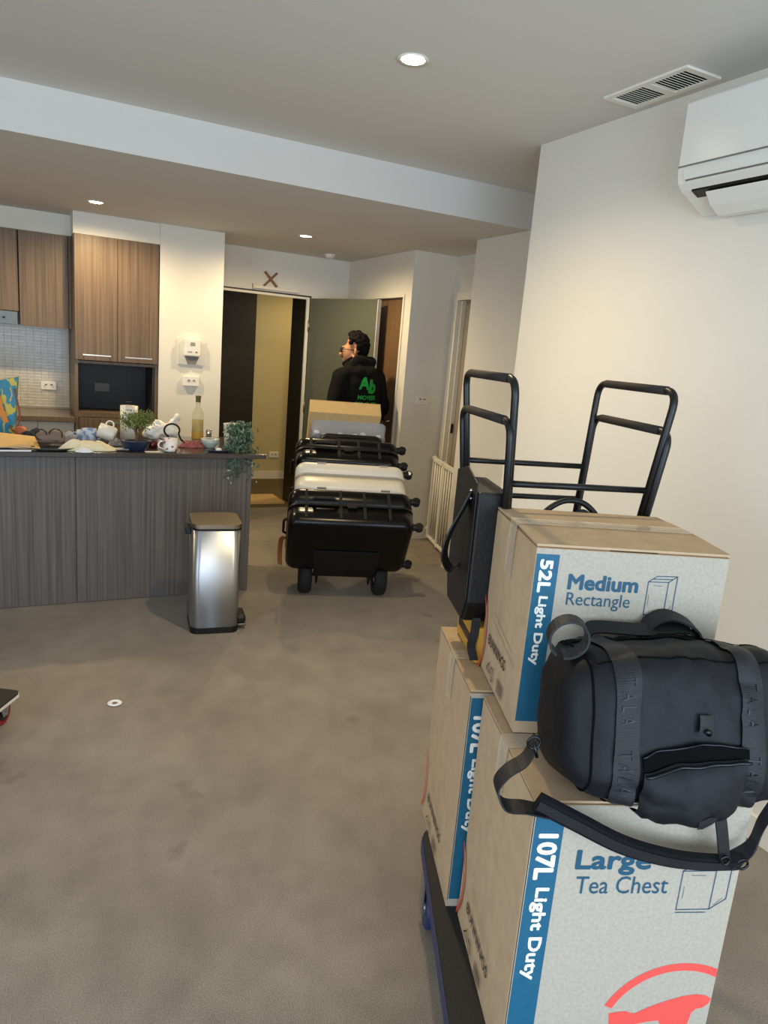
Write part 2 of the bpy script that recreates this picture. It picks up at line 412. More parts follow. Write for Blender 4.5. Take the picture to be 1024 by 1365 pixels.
# entry door frame, leaf, corridor door, closet door, bedroom door
fr = struct(obj('trim_1', bx((2.425, 6.562, 0), (2.452, 6.585, 2.02)), 'trim'), 'pale thin frame around the entry doorway')
obj('head', bx((1.5, 6.562, 2.0), (2.425, 6.585, 2.02)), 'trim', fr)
obj('shadow_gap', bx((1.5, 6.566, 2.02), (2.47, 6.58, 2.034)), 'frame_dark', fr)
bm = B(); box(bm, (2.43, 6.585, 0), (2.472, 6.98, 2.03)); box(bm, (1.5, 6.585, 2.012), (2.472, 6.72, 2.04))
obj('lining', bm, 'frame_dark', fr)
dd = struct(obj('door_1', bx((1.2, 8.06, 0), (2.39, 8.095, 2.3)), 'door_dark'), 'dark brown door across the corridor')
hx, hy = 2.455, 6.55; ex, ey = 2.752, 5.715
ang = math.atan2(ey-hy, ex-hx); LL = math.hypot(ex-hx, ey-hy)
leaf = thing('entry_door', 'grey painted entry door standing wide open behind the man', 'door', (hx, hy, .012), (0, 0, ang))
obj('panel', bx((0, -.0, 0), (LL, .04, 2.0)), 'door_grey', leaf)
obj('edge_strip', bx((LL, .0, 0), (LL+.006, .04, 2.0)), 'trim', leaf)
bm = B(); cyl(bm, (LL-.07, -.05, 1.0), (LL-.07, 0, 1.0), .009); cyl(bm, (LL-.07, -.05, 1.0), (LL-.19, -.05, 1.0), .009); cyl(bm, (LL-.07, -.004, 1.0), (LL-.07, 0, 1.0), .026, n=20)
obj('handle', bm, 'handle_steel', leaf, True)
for z in (.25, 1.0, 1.75): obj('hinge', cyl(B(), (.0, -.008, z-.05), (.0, -.008, z+.05), .008), 'handle_steel', leaf, True)
wd = struct(obj('door_2', bx((2.87, 5.415, .005), (2.91, 6.22, 2.03)), 'door_wood'), 'brown timber closet door beside the entry')
obj('door_frame', box(box(box(B(), (2.832, 5.388, 0), (2.868, 5.415, 2.06)), (2.832, 6.22, 0), (2.868, 6.25, 2.06)), (2.832, 5.415, 2.03), (2.868, 6.22, 2.06)), 'trim', wd)
obj('handle', cyl(cyl(B(), (2.87, 5.5, 1.0), (2.82, 5.5, 1.0), .009), (2.82, 5.5, 1.0), (2.82, 5.6, 1.0), .009), 'handle_steel', wd, True)
bd = struct(obj('door_3', bx((3.30, 4.42, 0), (3.34, 5.19, 2.04)), 'door_beige'), 'beige bedroom door behind the white safety gate')
bm = B(); box(bm, (3.222, 5.19, 0), (3.262, 5.25, 2.1)); box(bm, (3.222, 4.4, 2.04), (3.262, 5.19, 2.1)); box(bm, (3.262, 5.175, 0), (3.30, 5.21, 2.04))
obj('door_frame', bm, 'trim', bd)
obj('strike_plate', bx((3.27, 5.168, .95), (3.29, 5.175, 1.03)), 'metal_dark', bd)
# door closer bar with timber cross
dc = thing('door_closer', 'thin pale rail fixed to the wall above the entry doorway', 'rail', (0, 0, 0))
a = on_y(338, 383, 6.56); b = on_y(398, 392, 6.56); zc = 2.058
obj('rail', bx((a.x, 6.535, zc-.012), (b.x, 6.57, zc+.014)), 'trim', dc, bevel=.003)
obj('end_bracket', bx((a.x-.01, 6.53, zc-.016), (a.x+.012, 6.57, zc+.03)), 'handle_steel', dc)
cr = thing('timber_cross', 'small woven timber cross standing above the entry doorway', 'ornament', ((on_y(361, 376, 6.55)).x, 6.552, zc+.014))
for s in (1, -1):
    obj('stick', bx((-.085, -.006*s-.006, -.009), (.085, -.006*s+.006, .009), T3(0, 0, .066) @ Matrix.Rotation(R(46*s), 4, 'Y')), 'timber', cr)

# power points, switches
def plate(label, loc, rotz, w=.115, h=.07, sw=2, m='plastic_white', name='wall_switch', cat='switch', th=.012):
    t = thing(name, label, cat, loc, (0, 0, rotz))
    obj('plate', bx((-w/2, -th, -h/2), (w/2, 0, h/2)), m, t, bevel=.004)
    for k in range(sw):
        x = (k-(sw-1)/2)*.04
        obj('rocker', bx((x-.009, -th-.005, .002), (x+.009, -th, .012)), 'mid_grey', t, bevel=.001)
    return t
def outlet(label, loc, rotz, m='plastic_white'):
    t = plate(label, loc, rotz, name='power_outlet', cat='power outlet', m=m, sw=2)
    for x in (-.03, .03):
        for dx, a in ((-.006, 25), (.006, -25), (0, 0)):
            obj('pin_slot', bx((-.0012, -.0135, -.004), (.0012, -.011, .004), T3(x+dx, 0, -.008 if dx else -.02) @ Matrix.Rotation(R(a), 4, 'Y')), 'black_plastic', t)
    return t
outlet('white double power outlet on the tiled splashback', (.215, 6.535, 1.088), 0)
outlet('double power outlet inside the dark appliance niche', (.60, 6.298, 1.112), 0, 'mid_grey')
plate('white two-gang switch below the intercom on the kitchen wall', (1.236, 5.93, 1.222), 0, .125, .078, th=.03)
outlet('white double power outlet low on the corridor wall', (2.68, 8.1, .29), 0)
plate('pale light switch on the wall beside the safety gate', (3.02, 5.28, 1.21), 0, .11, .075)
ic = thing('intercom', 'cream wall intercom handset unit on the kitchen wall', 'intercom', (1.236, 5.93, 1.468))
obj('backplate', prism(B(), [(-.105, -.115), (.105, -.115), (.105, .08), (.075, .115), (-.075, .115), (-.105, .08)], 0, .012, FRONT), 'wall', ic)
obj('body', bx((-.065, -.055, -.05), (.065, -.01, .09)), 'plastic_white', ic, bevel=.012, seg=3)
bm = B(); prism(bm, [(-.055, -.052), (.055, -.052), (.03, -.11), (-.03, -.11)], .01, .035, FRONT); obj('lower_cover', bm, 'mid_grey', ic)
obj('speaker_grille', bx((-.018, -.058, .035), (.018, -.054, .06)), 'shell_grey', ic)
for x in (-.03, -.012, .03): obj('button', bx((x-.006, -.059, -.018), (x+.006, -.053, -.010)), 'ink_black' if x > 0 else 'shell_grey', ic)

# ------------------------------------------------------------------ ceiling fittings
def downlight(label, x, y, z, power, col=WARM, spot=172, blend=.6):
    t = thing('downlight', label, 'light', (x, y, z))
    obj('trim_ring', lathe(B(), [(.040, -.001), (.056, -.007), (.058, 0), (.04, 0), (.04, -.001)], 32), 'plastic_white', t, True)
    obj('lens', lathe(B(), [(0, -.004), (.041, -.004), (.041, 0)], 32), 'lamp', t)
    l = bpy.data.lights.new('bulb', 'SPOT'); l.energy = power; l.color = col; l.spot_size = R(spot); l.spot_blend = blend; l.shadow_soft_size = .035
    o = bpy.data.objects.new('bulb', l); C.objects.link(o); o.parent = t; o.location = (0, 0, -.02)
    return t
downlight('recessed downlight in the higher ceiling over the carpet', 1.293, 2.546, ZT, 60, WARM, 155, 1)
downlight('recessed downlight over the kitchen bench by the tall cabinet', .485, 5.413, ZL, 40)
downlight('recessed downlight over the hall by the entry doorway', 1.976, 5.449, ZL, 44)
downlight('recessed downlight over the corridor outside', 3.1, 7.3, ZL, 26)
downlight('added out-of-view downlight over the far end of the kitchen', -1.1, 5.413, ZL, 40)  # not in view; added to light the tiled splashback
sd = thing('smoke_detector', 'small white smoke detector on the hall ceiling', 'detector', (2.5, 6.25, ZL))
obj('base', lathe(B(), [(0, 0), (.05, 0), (.05, -.014), (0, -.014)], 24), 'plastic_white', sd, True)
obj('cap', lathe(B(), [(.04, -.014), (.032, -.036), (0, -.038)], 24), 'plastic_white', sd, True)
vt = thing('ceiling_vent', 'white slatted air vent in the ceiling by the right wall', 'vent', (2.135, 2.185, ZT))
W2, L2 = .085, .2
bm = B()
for lo, hi in (((-W2, -L2, -.008), (-W2+.022, L2, 0)), ((W2-.022, -L2, -.008), (W2, L2, 0)), ((-W2+.022, -L2, -.008), (W2-.022, -L2+.026, 0)), ((-W2+.022, L2-.026, -.008), (W2-.022, L2, 0)), ((-W2+.022, -.018, -.008), (W2-.022, .018, 0))): box(bm, lo, hi)
obj('frame', bm, 'plastic_white', vt)
obj('duct', bx((-W2+.02, -L2+.02, -.0015), (W2-.02, L2-.02, -.0005)), 'black_plastic', vt)
slat = None
for s in (-1, 1):
    for k in range(10):
        y = s*(.026+k*.0157)
        if slat is None:
            slat = obj('slat', bx((-W2+.021, -.0055, -.0007), (W2-.021, .0055, .0007), Matrix.Rotation(R(22), 4, 'X')), 'plastic_white', vt); o = slat
        else: o = slat.copy(); C.objects.link(o)
        o.location = (0, y, -.004)
# air conditioner
ac = thing('air_conditioner', 'white split system air conditioner high on the right wall', 'air conditioner', (XA, 1.99, 0))
def acp(name, prof, y0, y1, m, bev=0):
    bm = B(); prism(bm, prof, 0, 1); M = Matrix(((-1, 0, 0, 0), (0, 0, y1-y0, y0), (0, 1, 0, 0), (0, 0, 0, 1)))
    xf(bm, bm.verts, M); return obj(name, bm, m, ac, bevel=bev)
def acz(p): return [(x*.95-.003*(z < 2.3)*0, 2.285+(z-2.285)*(.82 if z < 2.285 else 1)) for x, z in p]
prof = [(0, 2.115), (0, 2.5), (.17, 2.5), (.192, 2.49), (.19, 2.29), (.187, 2.25), (.178, 2.215), (.155, 2.19), (.12, 2.172), (.07, 2.14), (.03, 2.115)]
acp('casing', acz(prof), -.86, 0, 'ac_white')
acp('front_panel', acz([(.17, 2.288), (.193, 2.284), (.196, 2.486), (.185, 2.498), (.17, 2.498)]), -.86, -.001, 'ac_white', .003)
acp('panel_gap', acz([(.18, 2.279), (.1925, 2.279), (.1925, 2.285), (.18, 2.285)]), -.855, .0005, 'ac_shadow')
acp('louvre', acz([(.187, 2.262), (.1935, 2.266), (.188, 2.228), (.18, 2.232)]), -.84, -.03, 'ac_white')
acp('louvre', acz([(.176, 2.224), (.183, 2.222), (.158, 2.193), (.152, 2.196)]), -.84, -.03, 'ac_white')
acp('louvre_gap', acz([(.172, 2.225), (.186, 2.2275), (.182, 2.221), (.172, 2.218)]), -.835, -.035, 'ac_shadow')
acp('air_slot', acz([(.12, 2.170), (.158, 2.193), (.156, 2.186), (.12, 2.166)]), -.82, -.045, 'black_plastic')
acp('lower_vane', acz([(.152, 2.176), (.148, 2.168), (.115, 2.125), (.07, 2.095), (.03, 2.095), (.03, 2.115), (.07, 2.14), (.12, 2.168)]), -.86, -.1, 'ac_white', .004)

# ------------------------------------------------------------------ kitchen
tc = thing('tall_cabinet', 'tall timber-grain kitchen cabinet with a dark appliance niche', 'cabinet', (.376, 5.94, 0))
bm = B()
for lo, hi in (((0, 0, 0), (.022, .6, 2.235)), ((.583, 0, 0), (.605, .6, 2.235)), ((.022, 0, 2.215), (.583, .6, 2.235)), ((.022, .0, 1.31), (.583, .6, 1.33)), ((.022, 0, .905), (.583, .6, .94)), ((.022, .01, .0), (.583, .6, .1))): box(bm, lo, hi)
obj('carcass', bm, 'laminate_brown', tc)
bm = B(); box(bm, (.022, .36, .94), (.583, .375, 1.31)); box(bm, (.565, .005, .94), (.583, .36, 1.31)); box(bm, (.022, .005, .94), (.026, .36, 1.31))
obj('niche_lining', bm, 'laminate_dark', tc)
def handle_bar(parent, x0, x1, z, y=-.035, name='handle'):
    bm = B(); box(bm, (x0, y, z-.006), (x1, y+.01, z+.006))
    for x in (x0+.012, x1-.012): box(bm, (x-.005, y+.01, z-.004), (x+.005, 0, z+.004))
    return obj(name, bm, 'handle_steel', parent, bevel=.002)
for x0, x1 in ((.004, .301), (.305, .601)):
    d = obj('door', bx((x0, -.02, 1.336), (x1, 0, 2.232)), 'laminate_brown', tc, bevel=.0015)
    xm = (x0+x1)/2; o = handle_bar(d, xm-.1, xm+.1, 1.375, -.055)
d = obj('drawer', bx((.026, -.02, .62), (.579, 0, .9)), 'laminate_brown', tc, bevel=.0015); handle_bar(d, .2, .41, .865, -.055)
d = obj('drawer', bx((.026, -.02, .11), (.579, 0, .612)), 'laminate_brown', tc, bevel=.0015); handle_bar(d, .2, .41, .57, -.055)
YO = 6.2
for i, (x0, x1, lab) in enumerate(((.018, .355, 'timber-grain overhead cabinet next to the tall cabinet'), (-.60, .012, 'timber-grain overhead cabinet above the range hood'))):
    oc = thing('overhead_cabinet', lab, 'cabinet', (x0, YO, 1.552), group='overhead kitchen cabinets')
    w = x1-x0; z0 = 0 if i == 0 else .1
    bm = B(); box(bm, (0, .02, z0), (w, .345, .684)); obj('carcass', bm, 'laminate_brown', oc)
    for k in range(1 if i == 0 else 2):
        ww = w/(1 if i == 0 else 2); obj('door', bx((k*ww+.002, 0, z0+.0), ((k+1)*ww-.002, .02, .682)), 'laminate_brown', oc, bevel=.0015)
obj('side_panel', bx((.339, .0, 0), (.357, .345, .684)), 'laminate_brown', bpy.data.objects['overhead_cabinet'])
rh = thing('range_hood', 'slim stainless range hood under the overhead cabinet', 'range hood', (-.6, 6.2, 1.552))
obj('fascia', bx((0, -.012, 0), (.602, .01, .095)), 'hood_blue_grey', rh, bevel=.003); obj('canopy', bx((.01, .01, .0), (.595, .3, .09)), 'steel_warm', rh)
for k in range(3): obj('button', bx((.42+k*.04, -.015, .04), (.44+k*.04, -.011, .055)), 'black_plastic', rh)
sp = struct(obj('wall_splashback', bx((-1.5, 6.542, .9), (.375, 6.55, 1.56)), 'grout'))
bm = B()
for r_ in range(27):
    for c_ in range(35):
        x1 = .37-c_*.052; z0 = .912+r_*.024
        if z0 > 1.54: continue
        box(bm, (x1-.05, 6.538, z0), (x1, 6.543, z0+.022))
o = obj('tile', bm, 'tile', sp); o['kind'] = 'stuff'
bb = thing('rear_bench', 'rear kitchen base cabinet with white drawer fronts', 'cabinet', (-1.5, 5.98, 0))
obj('carcass', bx((0, .02, .1), (1.872, .55, .862)), 'white_gloss', bb)
for k in range(4):
    x0 = 1.872-(k+1)*.255
    for z0, z1 in ((.735, .855), (.42, .728), (.11, .413)): obj('drawer', bx((x0+.002, 0, z0), (x0+.253, .02, z1)), 'white_gloss', bb, bevel=.001)
tag(obj('rear_worktop', bx((-1.5, 5.93, .862), (.373, 6.54, .9)), 'bench_stone', bevel=.003), 'brown stone worktop along the tiled splashback', 'worktop')

YI = 4.285
isl = thing('kitchen_island', 'kitchen island clad in dark grey timber-grain panels', 'island', (0, YI, 0))
obj('carcass', bx((-2.4, .02, .0), (1.262, .62, .872)), 'laminate_grey', isl)
xs = [-2.4, -.66, .27, 1.283]
for a, b in zip(xs, xs[1:]): obj('panel', bx((a+.001, 0, .004), (b-.001, .018, .87)), 'laminate_grey', isl, bevel=.001)
obj('end_panel', bx((1.264, .0185, .004), (1.283, .62, .87)), 'laminate_grey', isl, bevel=.001)
tag(obj('island_worktop', bx((-2.45, 4.205, .872), (1.347, 4.98, .9)), 'stone', bevel=.004), 'dark polished stone worktop on the kitchen island', 'worktop')

# ------------------------------------------------------------------ moving boxes on the platform trolley
KZ = .815
def uv(yaw): return V((math.cos(yaw), math.sin(yaw), 0)), V((-math.sin(yaw), math.cos(yaw), 0))
def arc_poly(cx, cz, r0, r1, a0, a1, n=40):
    out = [(cx+r1*math.cos(R(a0+(a1-a0)*k/n)), cz+r1*math.sin(R(a0+(a1-a0)*k/n))) for k in range(n+1)]
    return out+[(cx+r0*math.cos(R(a1+(a0-a1)*k/n)), cz+r0*math.sin(R(a1+(a0-a1)*k/n))) for k in range(n+1)]
def lines(segs, wd, M, m, parent, name='icon'):
    bm = B()
    for (x0, y0), (x1, y1) in segs:
        d = V((x1-x0, y1-y0, 0)); L = d.length; a = math.atan2(d.y, d.x)
        r = bmesh.ops.create_grid(bm, x_segments=1, y_segments=1, size=.5)
        xf(bm, r['verts'], M @ T3((x0+x1)/2, (y0+y1)/2, 0) @ Matrix.Rotation(a, 4, 'Z') @ Matrix.Diagonal((L+wd, wd, 1, 1)))
    return obj(name, bm, m, parent)
def flat(poly, M, m, parent, name):
    bm = B(); vs = [bm.verts.new(M @ V((x, y, 0))) for x, y in poly]; bm.faces.new(vs); return obj(name, bm, m, parent)
def rectp(x0, y0, x1, y1): return [(x0, y0), (x1, y0), (x1, y1), (x0, y1)]
def clip(poly, ax, val, keep_less=True):
    out = []; N = len(poly)
    for i in range(N):
        p, q = poly[i], poly[(i+1) % N]; ip = (p[ax] <= val) == keep_less; iq = (q[ax] <= val) == keep_less
        if ip: out.append(p)
        if ip != iq:
            t = (val-p[ax])/(q[ax]-p[ax]); out.append((p[0]+(q[0]-p[0])*t, p[1]+(q[1]-p[1])*t))
    return out
def carton(label, o, yaw, w, d, h, med=False, group='moving cartons on the platform trolley', rot=None):
    t = thing('moving_carton', label, 'box', o, rot or (0, 0, yaw), group)
    bm = B(); box(bm, (0, 0, 0), (w, d, h-.012))
    bmesh.ops.subdivide_edges(bm, edges=bm.edges[:], cuts=5, use_grid_fill=True)
    for v in bm.verts:                                   # slight bulge of a packed carton
        k = math.sin(math.pi*min(1, max(0, v.co.z/h)))*.004
        if v.co.x < .001: v.co.x -= k*math.sin(math.pi*v.co.y/d)
    obj('body', bm, 'kraft', t)
    # four top flaps: two inner ones along the short sides, two outer ones meeting at the seam
    for x0, x1 in ((.002, .15), (w-.15, w-.002)): obj('inner_flap', bx((x0, .004, h-.012), (x1, d-.004, h-.008)), 'kraft_edge', t)
    tilt = 1.6 if med else 0
    obj('top_flap', bx((0, 0, 0), (w, d/2-.003, .0045), T3(0, 0, h-.0085) @ Matrix.Rotation(R(tilt), 4, 'X')), 'kraft', t)
    obj('top_flap', bx((0, -(d/2-.003), 0), (w, 0, .0045), T3(0, d, h-.0085) @ Matrix.Rotation(R(-tilt), 4, 'X')), 'kraft', t)
    zt = h-.0035+math.sin(R(tilt))*d/2
    bm = B(); ribbon(bm, [(-.0055, d/2, h-.12), (-.0055, d/2, h-.02), (-.003, d/2, zt+.001), (.03, d/2, zt+.0018), (w*.5, d/2, zt+.002), (w, d/2, zt+.0015)], (0, .027, 0), .0006)
    obj('packing_tape', bm, 'tape', t)
    lo = .026 if med else 0
    M = T3(0, -.0008, 0) @ FRONT; M2 = T3(0, -.0014, 0) @ FRONT; M3 = T3(0, -.002, 0) @ FRONT
    flat(rectp(.001, lo, w-.001, h-.013), M, 'box_print', t, 'front_print')
    sw = .048 if med else .059
    z0, z1 = (.027, h-.024) if med else (.022, h-.024)
    flat(rectp(.0015 if med else .005, z0, sw, z1), M2, 'teal', t, 'teal_band')
    if not med: lines([((.0022, .02), (.0022, h-.02))], .0016, M2, 'ink_black', t, 'printed_line')
    # band lettering, reads downwards
    DOWN = Matrix.Rotation(R(-90), 4, 'Z')
    if med:
        text('52L', 'ink_white', t, M3 @ T3(.0115, .376, 0) @ DOWN, .03, .0016, .066, .024)
        text('Light Duty', 'ink_white', t, M3 @ T3(.012, .300, 0) @ DOWN, .03, .001, .146, .022)
        text('Medium', 'ink_teal', t, M3 @ T3(.073, .319, 0), .03, .0015, .143, .03)
        text('Rectangle', 'ink_teal', t, M3 @ T3(.073, .277, 0), .03, 0, .132, .035)
    else:
        text('107L', 'ink_white', t, M3 @ T3(.016, .524, 0) @ DOWN, .03, .0022, .092, .034)
        text('Light Duty', 'ink_white', t, M3 @ T3(.017, .412, 0) @ DOWN, .03, .0014, .2, .031)
        text('Large', 'ink_teal', t, M3 @ T3(.093, .441, 0), .03, .0016, .143, .05)
        text('Tea Chest', 'ink_teal', t, M3 @ T3(.098, .400, 0), .03, 0, .18, .037)
    # carton pictogram
    ix, iz, iw, ih, k = (.237, .273, .042, .071, .017) if med else (.303, .364, .066, .085, .03)
    P = [(ix, iz), (ix+iw, iz+.001), (ix+iw, iz+ih), (ix, iz+ih-.001)]
    Q = [(x+k, z+k*.75) for x, z in P]
    segs = [(P[i], P[(i+1) % 4]) for i in range(4)]+[(P[3], Q[3]), (P[2], Q[2]), (P[1], Q[1]), (Q[3], Q[2]), (Q[2], Q[1])]
    segs += [(((P[3][0]+Q[3][0])/2, (P[3][1]+Q[3][1])/2), ((P[2][0]+Q[2][0])/2, (P[2][1]+Q[2][1])/2))]
    lines(segs, .0016, M3, 'ink_teal', t)
    lines([((ix, iz-.006), (ix+iw*.9, iz-.006))], .0016, M3, 'ink_teal', t, 'small_print')
    lines([((ix+iw*.28, iz+ih*.88), (ix+iw*.72, iz+ih*.88)), ((ix+iw*.12, iz+ih*.3), (ix+iw*.12, iz+ih*.6)), ((ix+iw+k*.25, iz+ih*.12), (ix+iw+k*.75, iz+ih*.3))], .0008, M3, 'ink_teal', t, 'dimension_arrows')
    # round red emblem wrapping the front right edge
    cx, cz, ro = (.33, .055, .115) if med else (.345, .077, .165)
    ring = clip(clip(arc_poly(cx, cz, ro-.017, ro, -100, 262, 80), 0, w-.001), 1, .004, False)
    if not med: ring = clip(clip(arc_poly(cx, cz, ro-.017, ro, 25, 155, 50), 0, w-.001), 1, .004, False); 
    flat(ring, M2, 'ink_red', t, 'red_ring') if not med else None
    if not med:
        hm = [(.207, .128), (.225, .131), (.243, .132), (.252, .127), (.262, .127), (.272, .133), (.292, .143), (.322, .155), (.353, .165), (.380, .169), (.400, .166), (.413, .158), (.410, .146), (.398, .136), (.386, .134), (.378, .125), (.372, .085), (.368, .02), (.325, .02), (.322, .088), (.312, .108), (.29, .106), (.262, .1), (.235, .095), (.212, .095)]
        flat(hm, M2, 'ink_red', t, 'red_emblem')
    # left side print: words, rules, barcode and the red arc (face looks along -X; text runs towards the viewer)
    def side(x): return Matrix(((0, 0, -1, -x), (-1, 0, 0, d), (0, 1, 0, 0), (0, 0, 0, 1)))
    k = .0055; Ms = side(k)
    text('BUNNINGS', 'ink_black', t, Ms @ T3(.085 if not med else .075, .088, 0), .03, .0004, .19 if not med else .16, .024)
    lines([((.10, .175), (.27, .15)), ((.10, .155), (.30, .128))], .0012, Ms, 'kraft_edge', t, 'printed_rules')
    lines([((.19+i*.0065, .02), (.19+i*.0065, .05)) for i in range(8)], .0028, Ms, 'ink_black', t, 'barcode')
    lines([((.085, .03), (.105, .05)), ((.105, .05), (.12, .03)), ((.12, .03), (.085, .03)), ((.13, .02), (.13, .05)), ((.145, .02), (.145, .05)), ((.13, .05), (.145, .05)), ((.13, .02), (.145, .02))], .003, Ms, 'ink_black', t, 'recycling_mark')
    flat(clip(arc_poly(-.115, .085 if med else .11, .146, .155, -80, 80, 40), 0, .001, False), Ms, 'ink_red_dark', t, 'red_arc')
    return t
carton('large white-fronted tea chest carton under the navy duffel bag', (.799, .86, KZ-.596), -.364, .415, .393, .596)
carton('large tea chest carton behind, supporting the upturned stools', (.925, 1.262, KZ-.596), -.364, .415, .393, .596)
carton('medium rectangle carton stacked on top of the large cartons', (.899, 1.064, KZ), -.389, .399, .335, .412, True)

pt = thing('platform_trolley', 'blue platform trolley with black deck under the cartons', 'trolley', (1.02, 1.56, 0), (0, 0, -.42))
PW, PL = .50, .92
bm = B(); prism(bm, [(x+PW/2, y-PL/2) for x, y in rrect(PW, PL, .05)], .172, .206); obj('deck_frame', bm, 'dolly_blue', pt, bevel=.004)
bm = B(); prism(bm, [(x+PW/2, y-PL/2) for x, y in rrect(PW-.006, PL-.006, .05)], .206, .2185); obj('deck_mat', bm, 'dolly_top', pt, bevel=.003)
for x in (.035, PW-.09):
    for y in (-.13, -PL+.13):
        w_ = obj('wheel', cyl(B(), (x-.022, y, .06), (x+.022, y, .06), .06, n=28), 'dolly_blue', pt, bevel=.008)
        obj('hub', cyl(B(), (x-.026, y, .06), (x+.026, y, .06), .025, n=20), 'zinc', w_)
        bm = B(); box(bm, (x-.034, y-.025, .05), (x-.028, y+.025, .172)); box(bm, (x+.028, y-.025, .05), (x+.034, y+.025, .172)); box(bm, (x-.034, y-.04, .165), (x+.034, y+.04, .172))
        obj('caster_fork', bm, 'zinc', pt)

# upturned stacking stools
SX, SY, SYAW, SWD = 1.262, 1.477, -.292, .405
def stool(label, zseat):
    Hs = .615
    t = thing('bar_stool', label, 'stool', (SX, SY, zseat), (0, 0, SYAW), 'two upturned stacking stools')
    h = SWD/2; hb = .152; r = .0095
    for sx in (-1, 1):
        leg_b = lambda sy: V((sx*hb, sy*hb, .035))
        a, b = V((sx*h, h, Hs)), V((sx*h, -h, Hs))
        pts = fillet([leg_b(1), a, b, leg_b(-1)], .045, 7)
        obj('sled_leg', tube(B(), pts, r, 12), 'black_metal', t, True)
        g = V((0, .045, 0))
        obj('floor_glide', tube(B(), [a-g, b+g], r*1.18, 12), 'black_grip', t, True)
    k = .24/.58; wx = h+(hb-h)*k
    for sy in (1, -1):
        obj('footrest_bar', tube(B(), [(-wx, sy*wx, Hs-.245), (wx, sy*wx, Hs-.245)], .008, 10), 'black_metal', t, True)
    bm = B(); prism(bm, rrect(.30, .30, .07), 0, .034); obj('seat', bm, 'black_leather', t, bevel=.008)
    bm = B()
    for s in (-1, 1): box(bm, (s*.12-.012, -.15, .034), (s*.12+.012, .15, .044))
    obj('seat_rail', bm, 'black_metal', t)
    return t
stool('black tubular sled-base stool upturned on the carton, lower of the nested pair', KZ+.001)
stool('black tubular sled-base stool upturned on the carton, upper of the nested pair', KZ+.099)

# black tote bag and the yellow packet it rests on
bu, bv = uv(-.364); b2o = V((.925, 1.262, 0))
def b2(u, v, z): return b2o+bu*u+bv*v+V((0, 0, z))
yb = thing('yellow_packet', 'yellow packet lying on the carton below the black tote', 'packet', b2(.036, .135, KZ+.001), (0, 0, -.364))
obj('packet', bx((0, 0, 0), (.046, .22, .096)), 'yellow', yb, bevel=.006); obj('printed_band', bx((-.0006, .02, .03), (.0466, .2, .055)), 'black_plastic', yb)
tb = thing('tote_bag', 'black leather tote with a strap standing against the cartons', 'bag', b2(.004, .145, KZ+.1), (0, 0, -.35))
TH, TD, THH = .082, .235, .34
prof = [(.0, .06), (.03, 0), (TD-.03, 0), (TD, .06), (TD, THH), (0, THH)]
bm = B(); prism(bm, prof, -.0, TH, Matrix(((0, 0, 1, 0), (1, 0, 0, 0), (0, 1, 0, 0), (0, 0, 0, 1)))); obj('body', bm, 'black_leather', tb, bevel=.006)
bm = B(); prism(bm, [(.006, .062), (.034, .006), (TD-.034, .006), (TD-.006, .062), (TD-.006, THH+.02), (TD*.5, THH+.045), (.01, THH+.02)], -.004, .0, Matrix(((0, 0, 1, 0), (1, 0, 0, 0), (0, 1, 0, 0), (0, 0, 0, 1)))); obj('side_flap', bm, 'black_leather_side', tb, bevel=.0015)
pts = spline([(-.004, .05, .33), (-.02, .05, .29), (-.05, .05, .22), (-.055, .06, .16), (-.03, .08, .12), (-.005, .1, .13)], 6)
obj('strap', ribbon(B(), pts, (.012, .024, .0), .004), 'black_leather_side', tb)
for z in (.335, .315): obj('stud', ball(B(), (-.006, .05, z), .005, 6), 'chrome', tb, True)
pts = spline([(.03, .0, .02), (.025, -.012, -.02), (.02, -.015, -.05), (.03, -.02, -.085)], 5)
obj('hanging_strap', ribbon(B(), pts, (.011, 0, 0), .004), 'black_leather', tb)
md_u, md_v = uv(-.389); mo = V((.899, 1.064, KZ))
hb = thing('handbag', 'small black handbag tucked behind the medium carton', 'bag', mo+md_u*.10+md_v*.3385, (0, 0, -.389))
obj('body', bx((0, 0, 0), (.18, .034, .36)), 'black_leather', hb, bevel=.008)
pts = spline([(.005, .018, .355), (.025, .018, .40), (.07, .018, .43), (.12, .018, .425), (.16, .018, .39), (.172, .018, .355)], 7)
obj('handle', tube(B(), pts, .0075, 8), 'black_leather', hb, True)
pts = spline([(.08, .006, .355), (.095, .004, .40), (.12, .004, .408), (.15, .006, .38), (.16, .008, .355)], 7)
obj('handle', tube(B(), pts, .005, 8), 'black_leather', hb, True)

# ------------------------------------------------------------------ duffel bag on the near carton
fu, fv = uv(-.364); F0 = V((.799, .86, KZ))
dg = thing('duffel_bag', 'navy nylon duffel bag with webbing handles resting on the large carton', 'bag', F0+fu*.262+fv*.07, (0, 0, -.364))
DA, DB, DC, TILT = .236, .118, .134, R(14)
def sgn(x): return -1 if x < 0 else 1
def duf(a, th, off=0.0, wr=1):
    t = max(-1, min(1, a/DA)); g = max(0.0, 1-abs(t)**5)**.26
    b_, c_ = (DB+off)*g, (DC+off)*(.25+.75*g) if g > 0 else 0
    c_ *= g**.3 if g > 0 else 0
    cs, sn = math.cos(th), math.sin(th); e = .52
    y = -b_*sgn(cs)*abs(cs)**e; z = c_*sgn(sn)*abs(sn)**e
    z *= 1-.06*math.cos(math.pi*t)*(-.3 if sn > 0 else 0)
    p = V((a, y, z))
    if wr: 
        n_ = noise.noise(V((a*8, y*9, z*9+3)))*.010+(abs(noise.noise(V((a*17+z*9, y*12, z*15-a*8))))-.2)*.014
        d = V((0, y, z)); 
        if d.length > 1e-4: p += d.normalized()*n_
    q = Matrix.Rotation(-TILT, 3, 'X') @ p
    sag = max(0, -(q.y)-.06)*.25
    return V((q.x, q.y, q.z+DC*.985-sag))
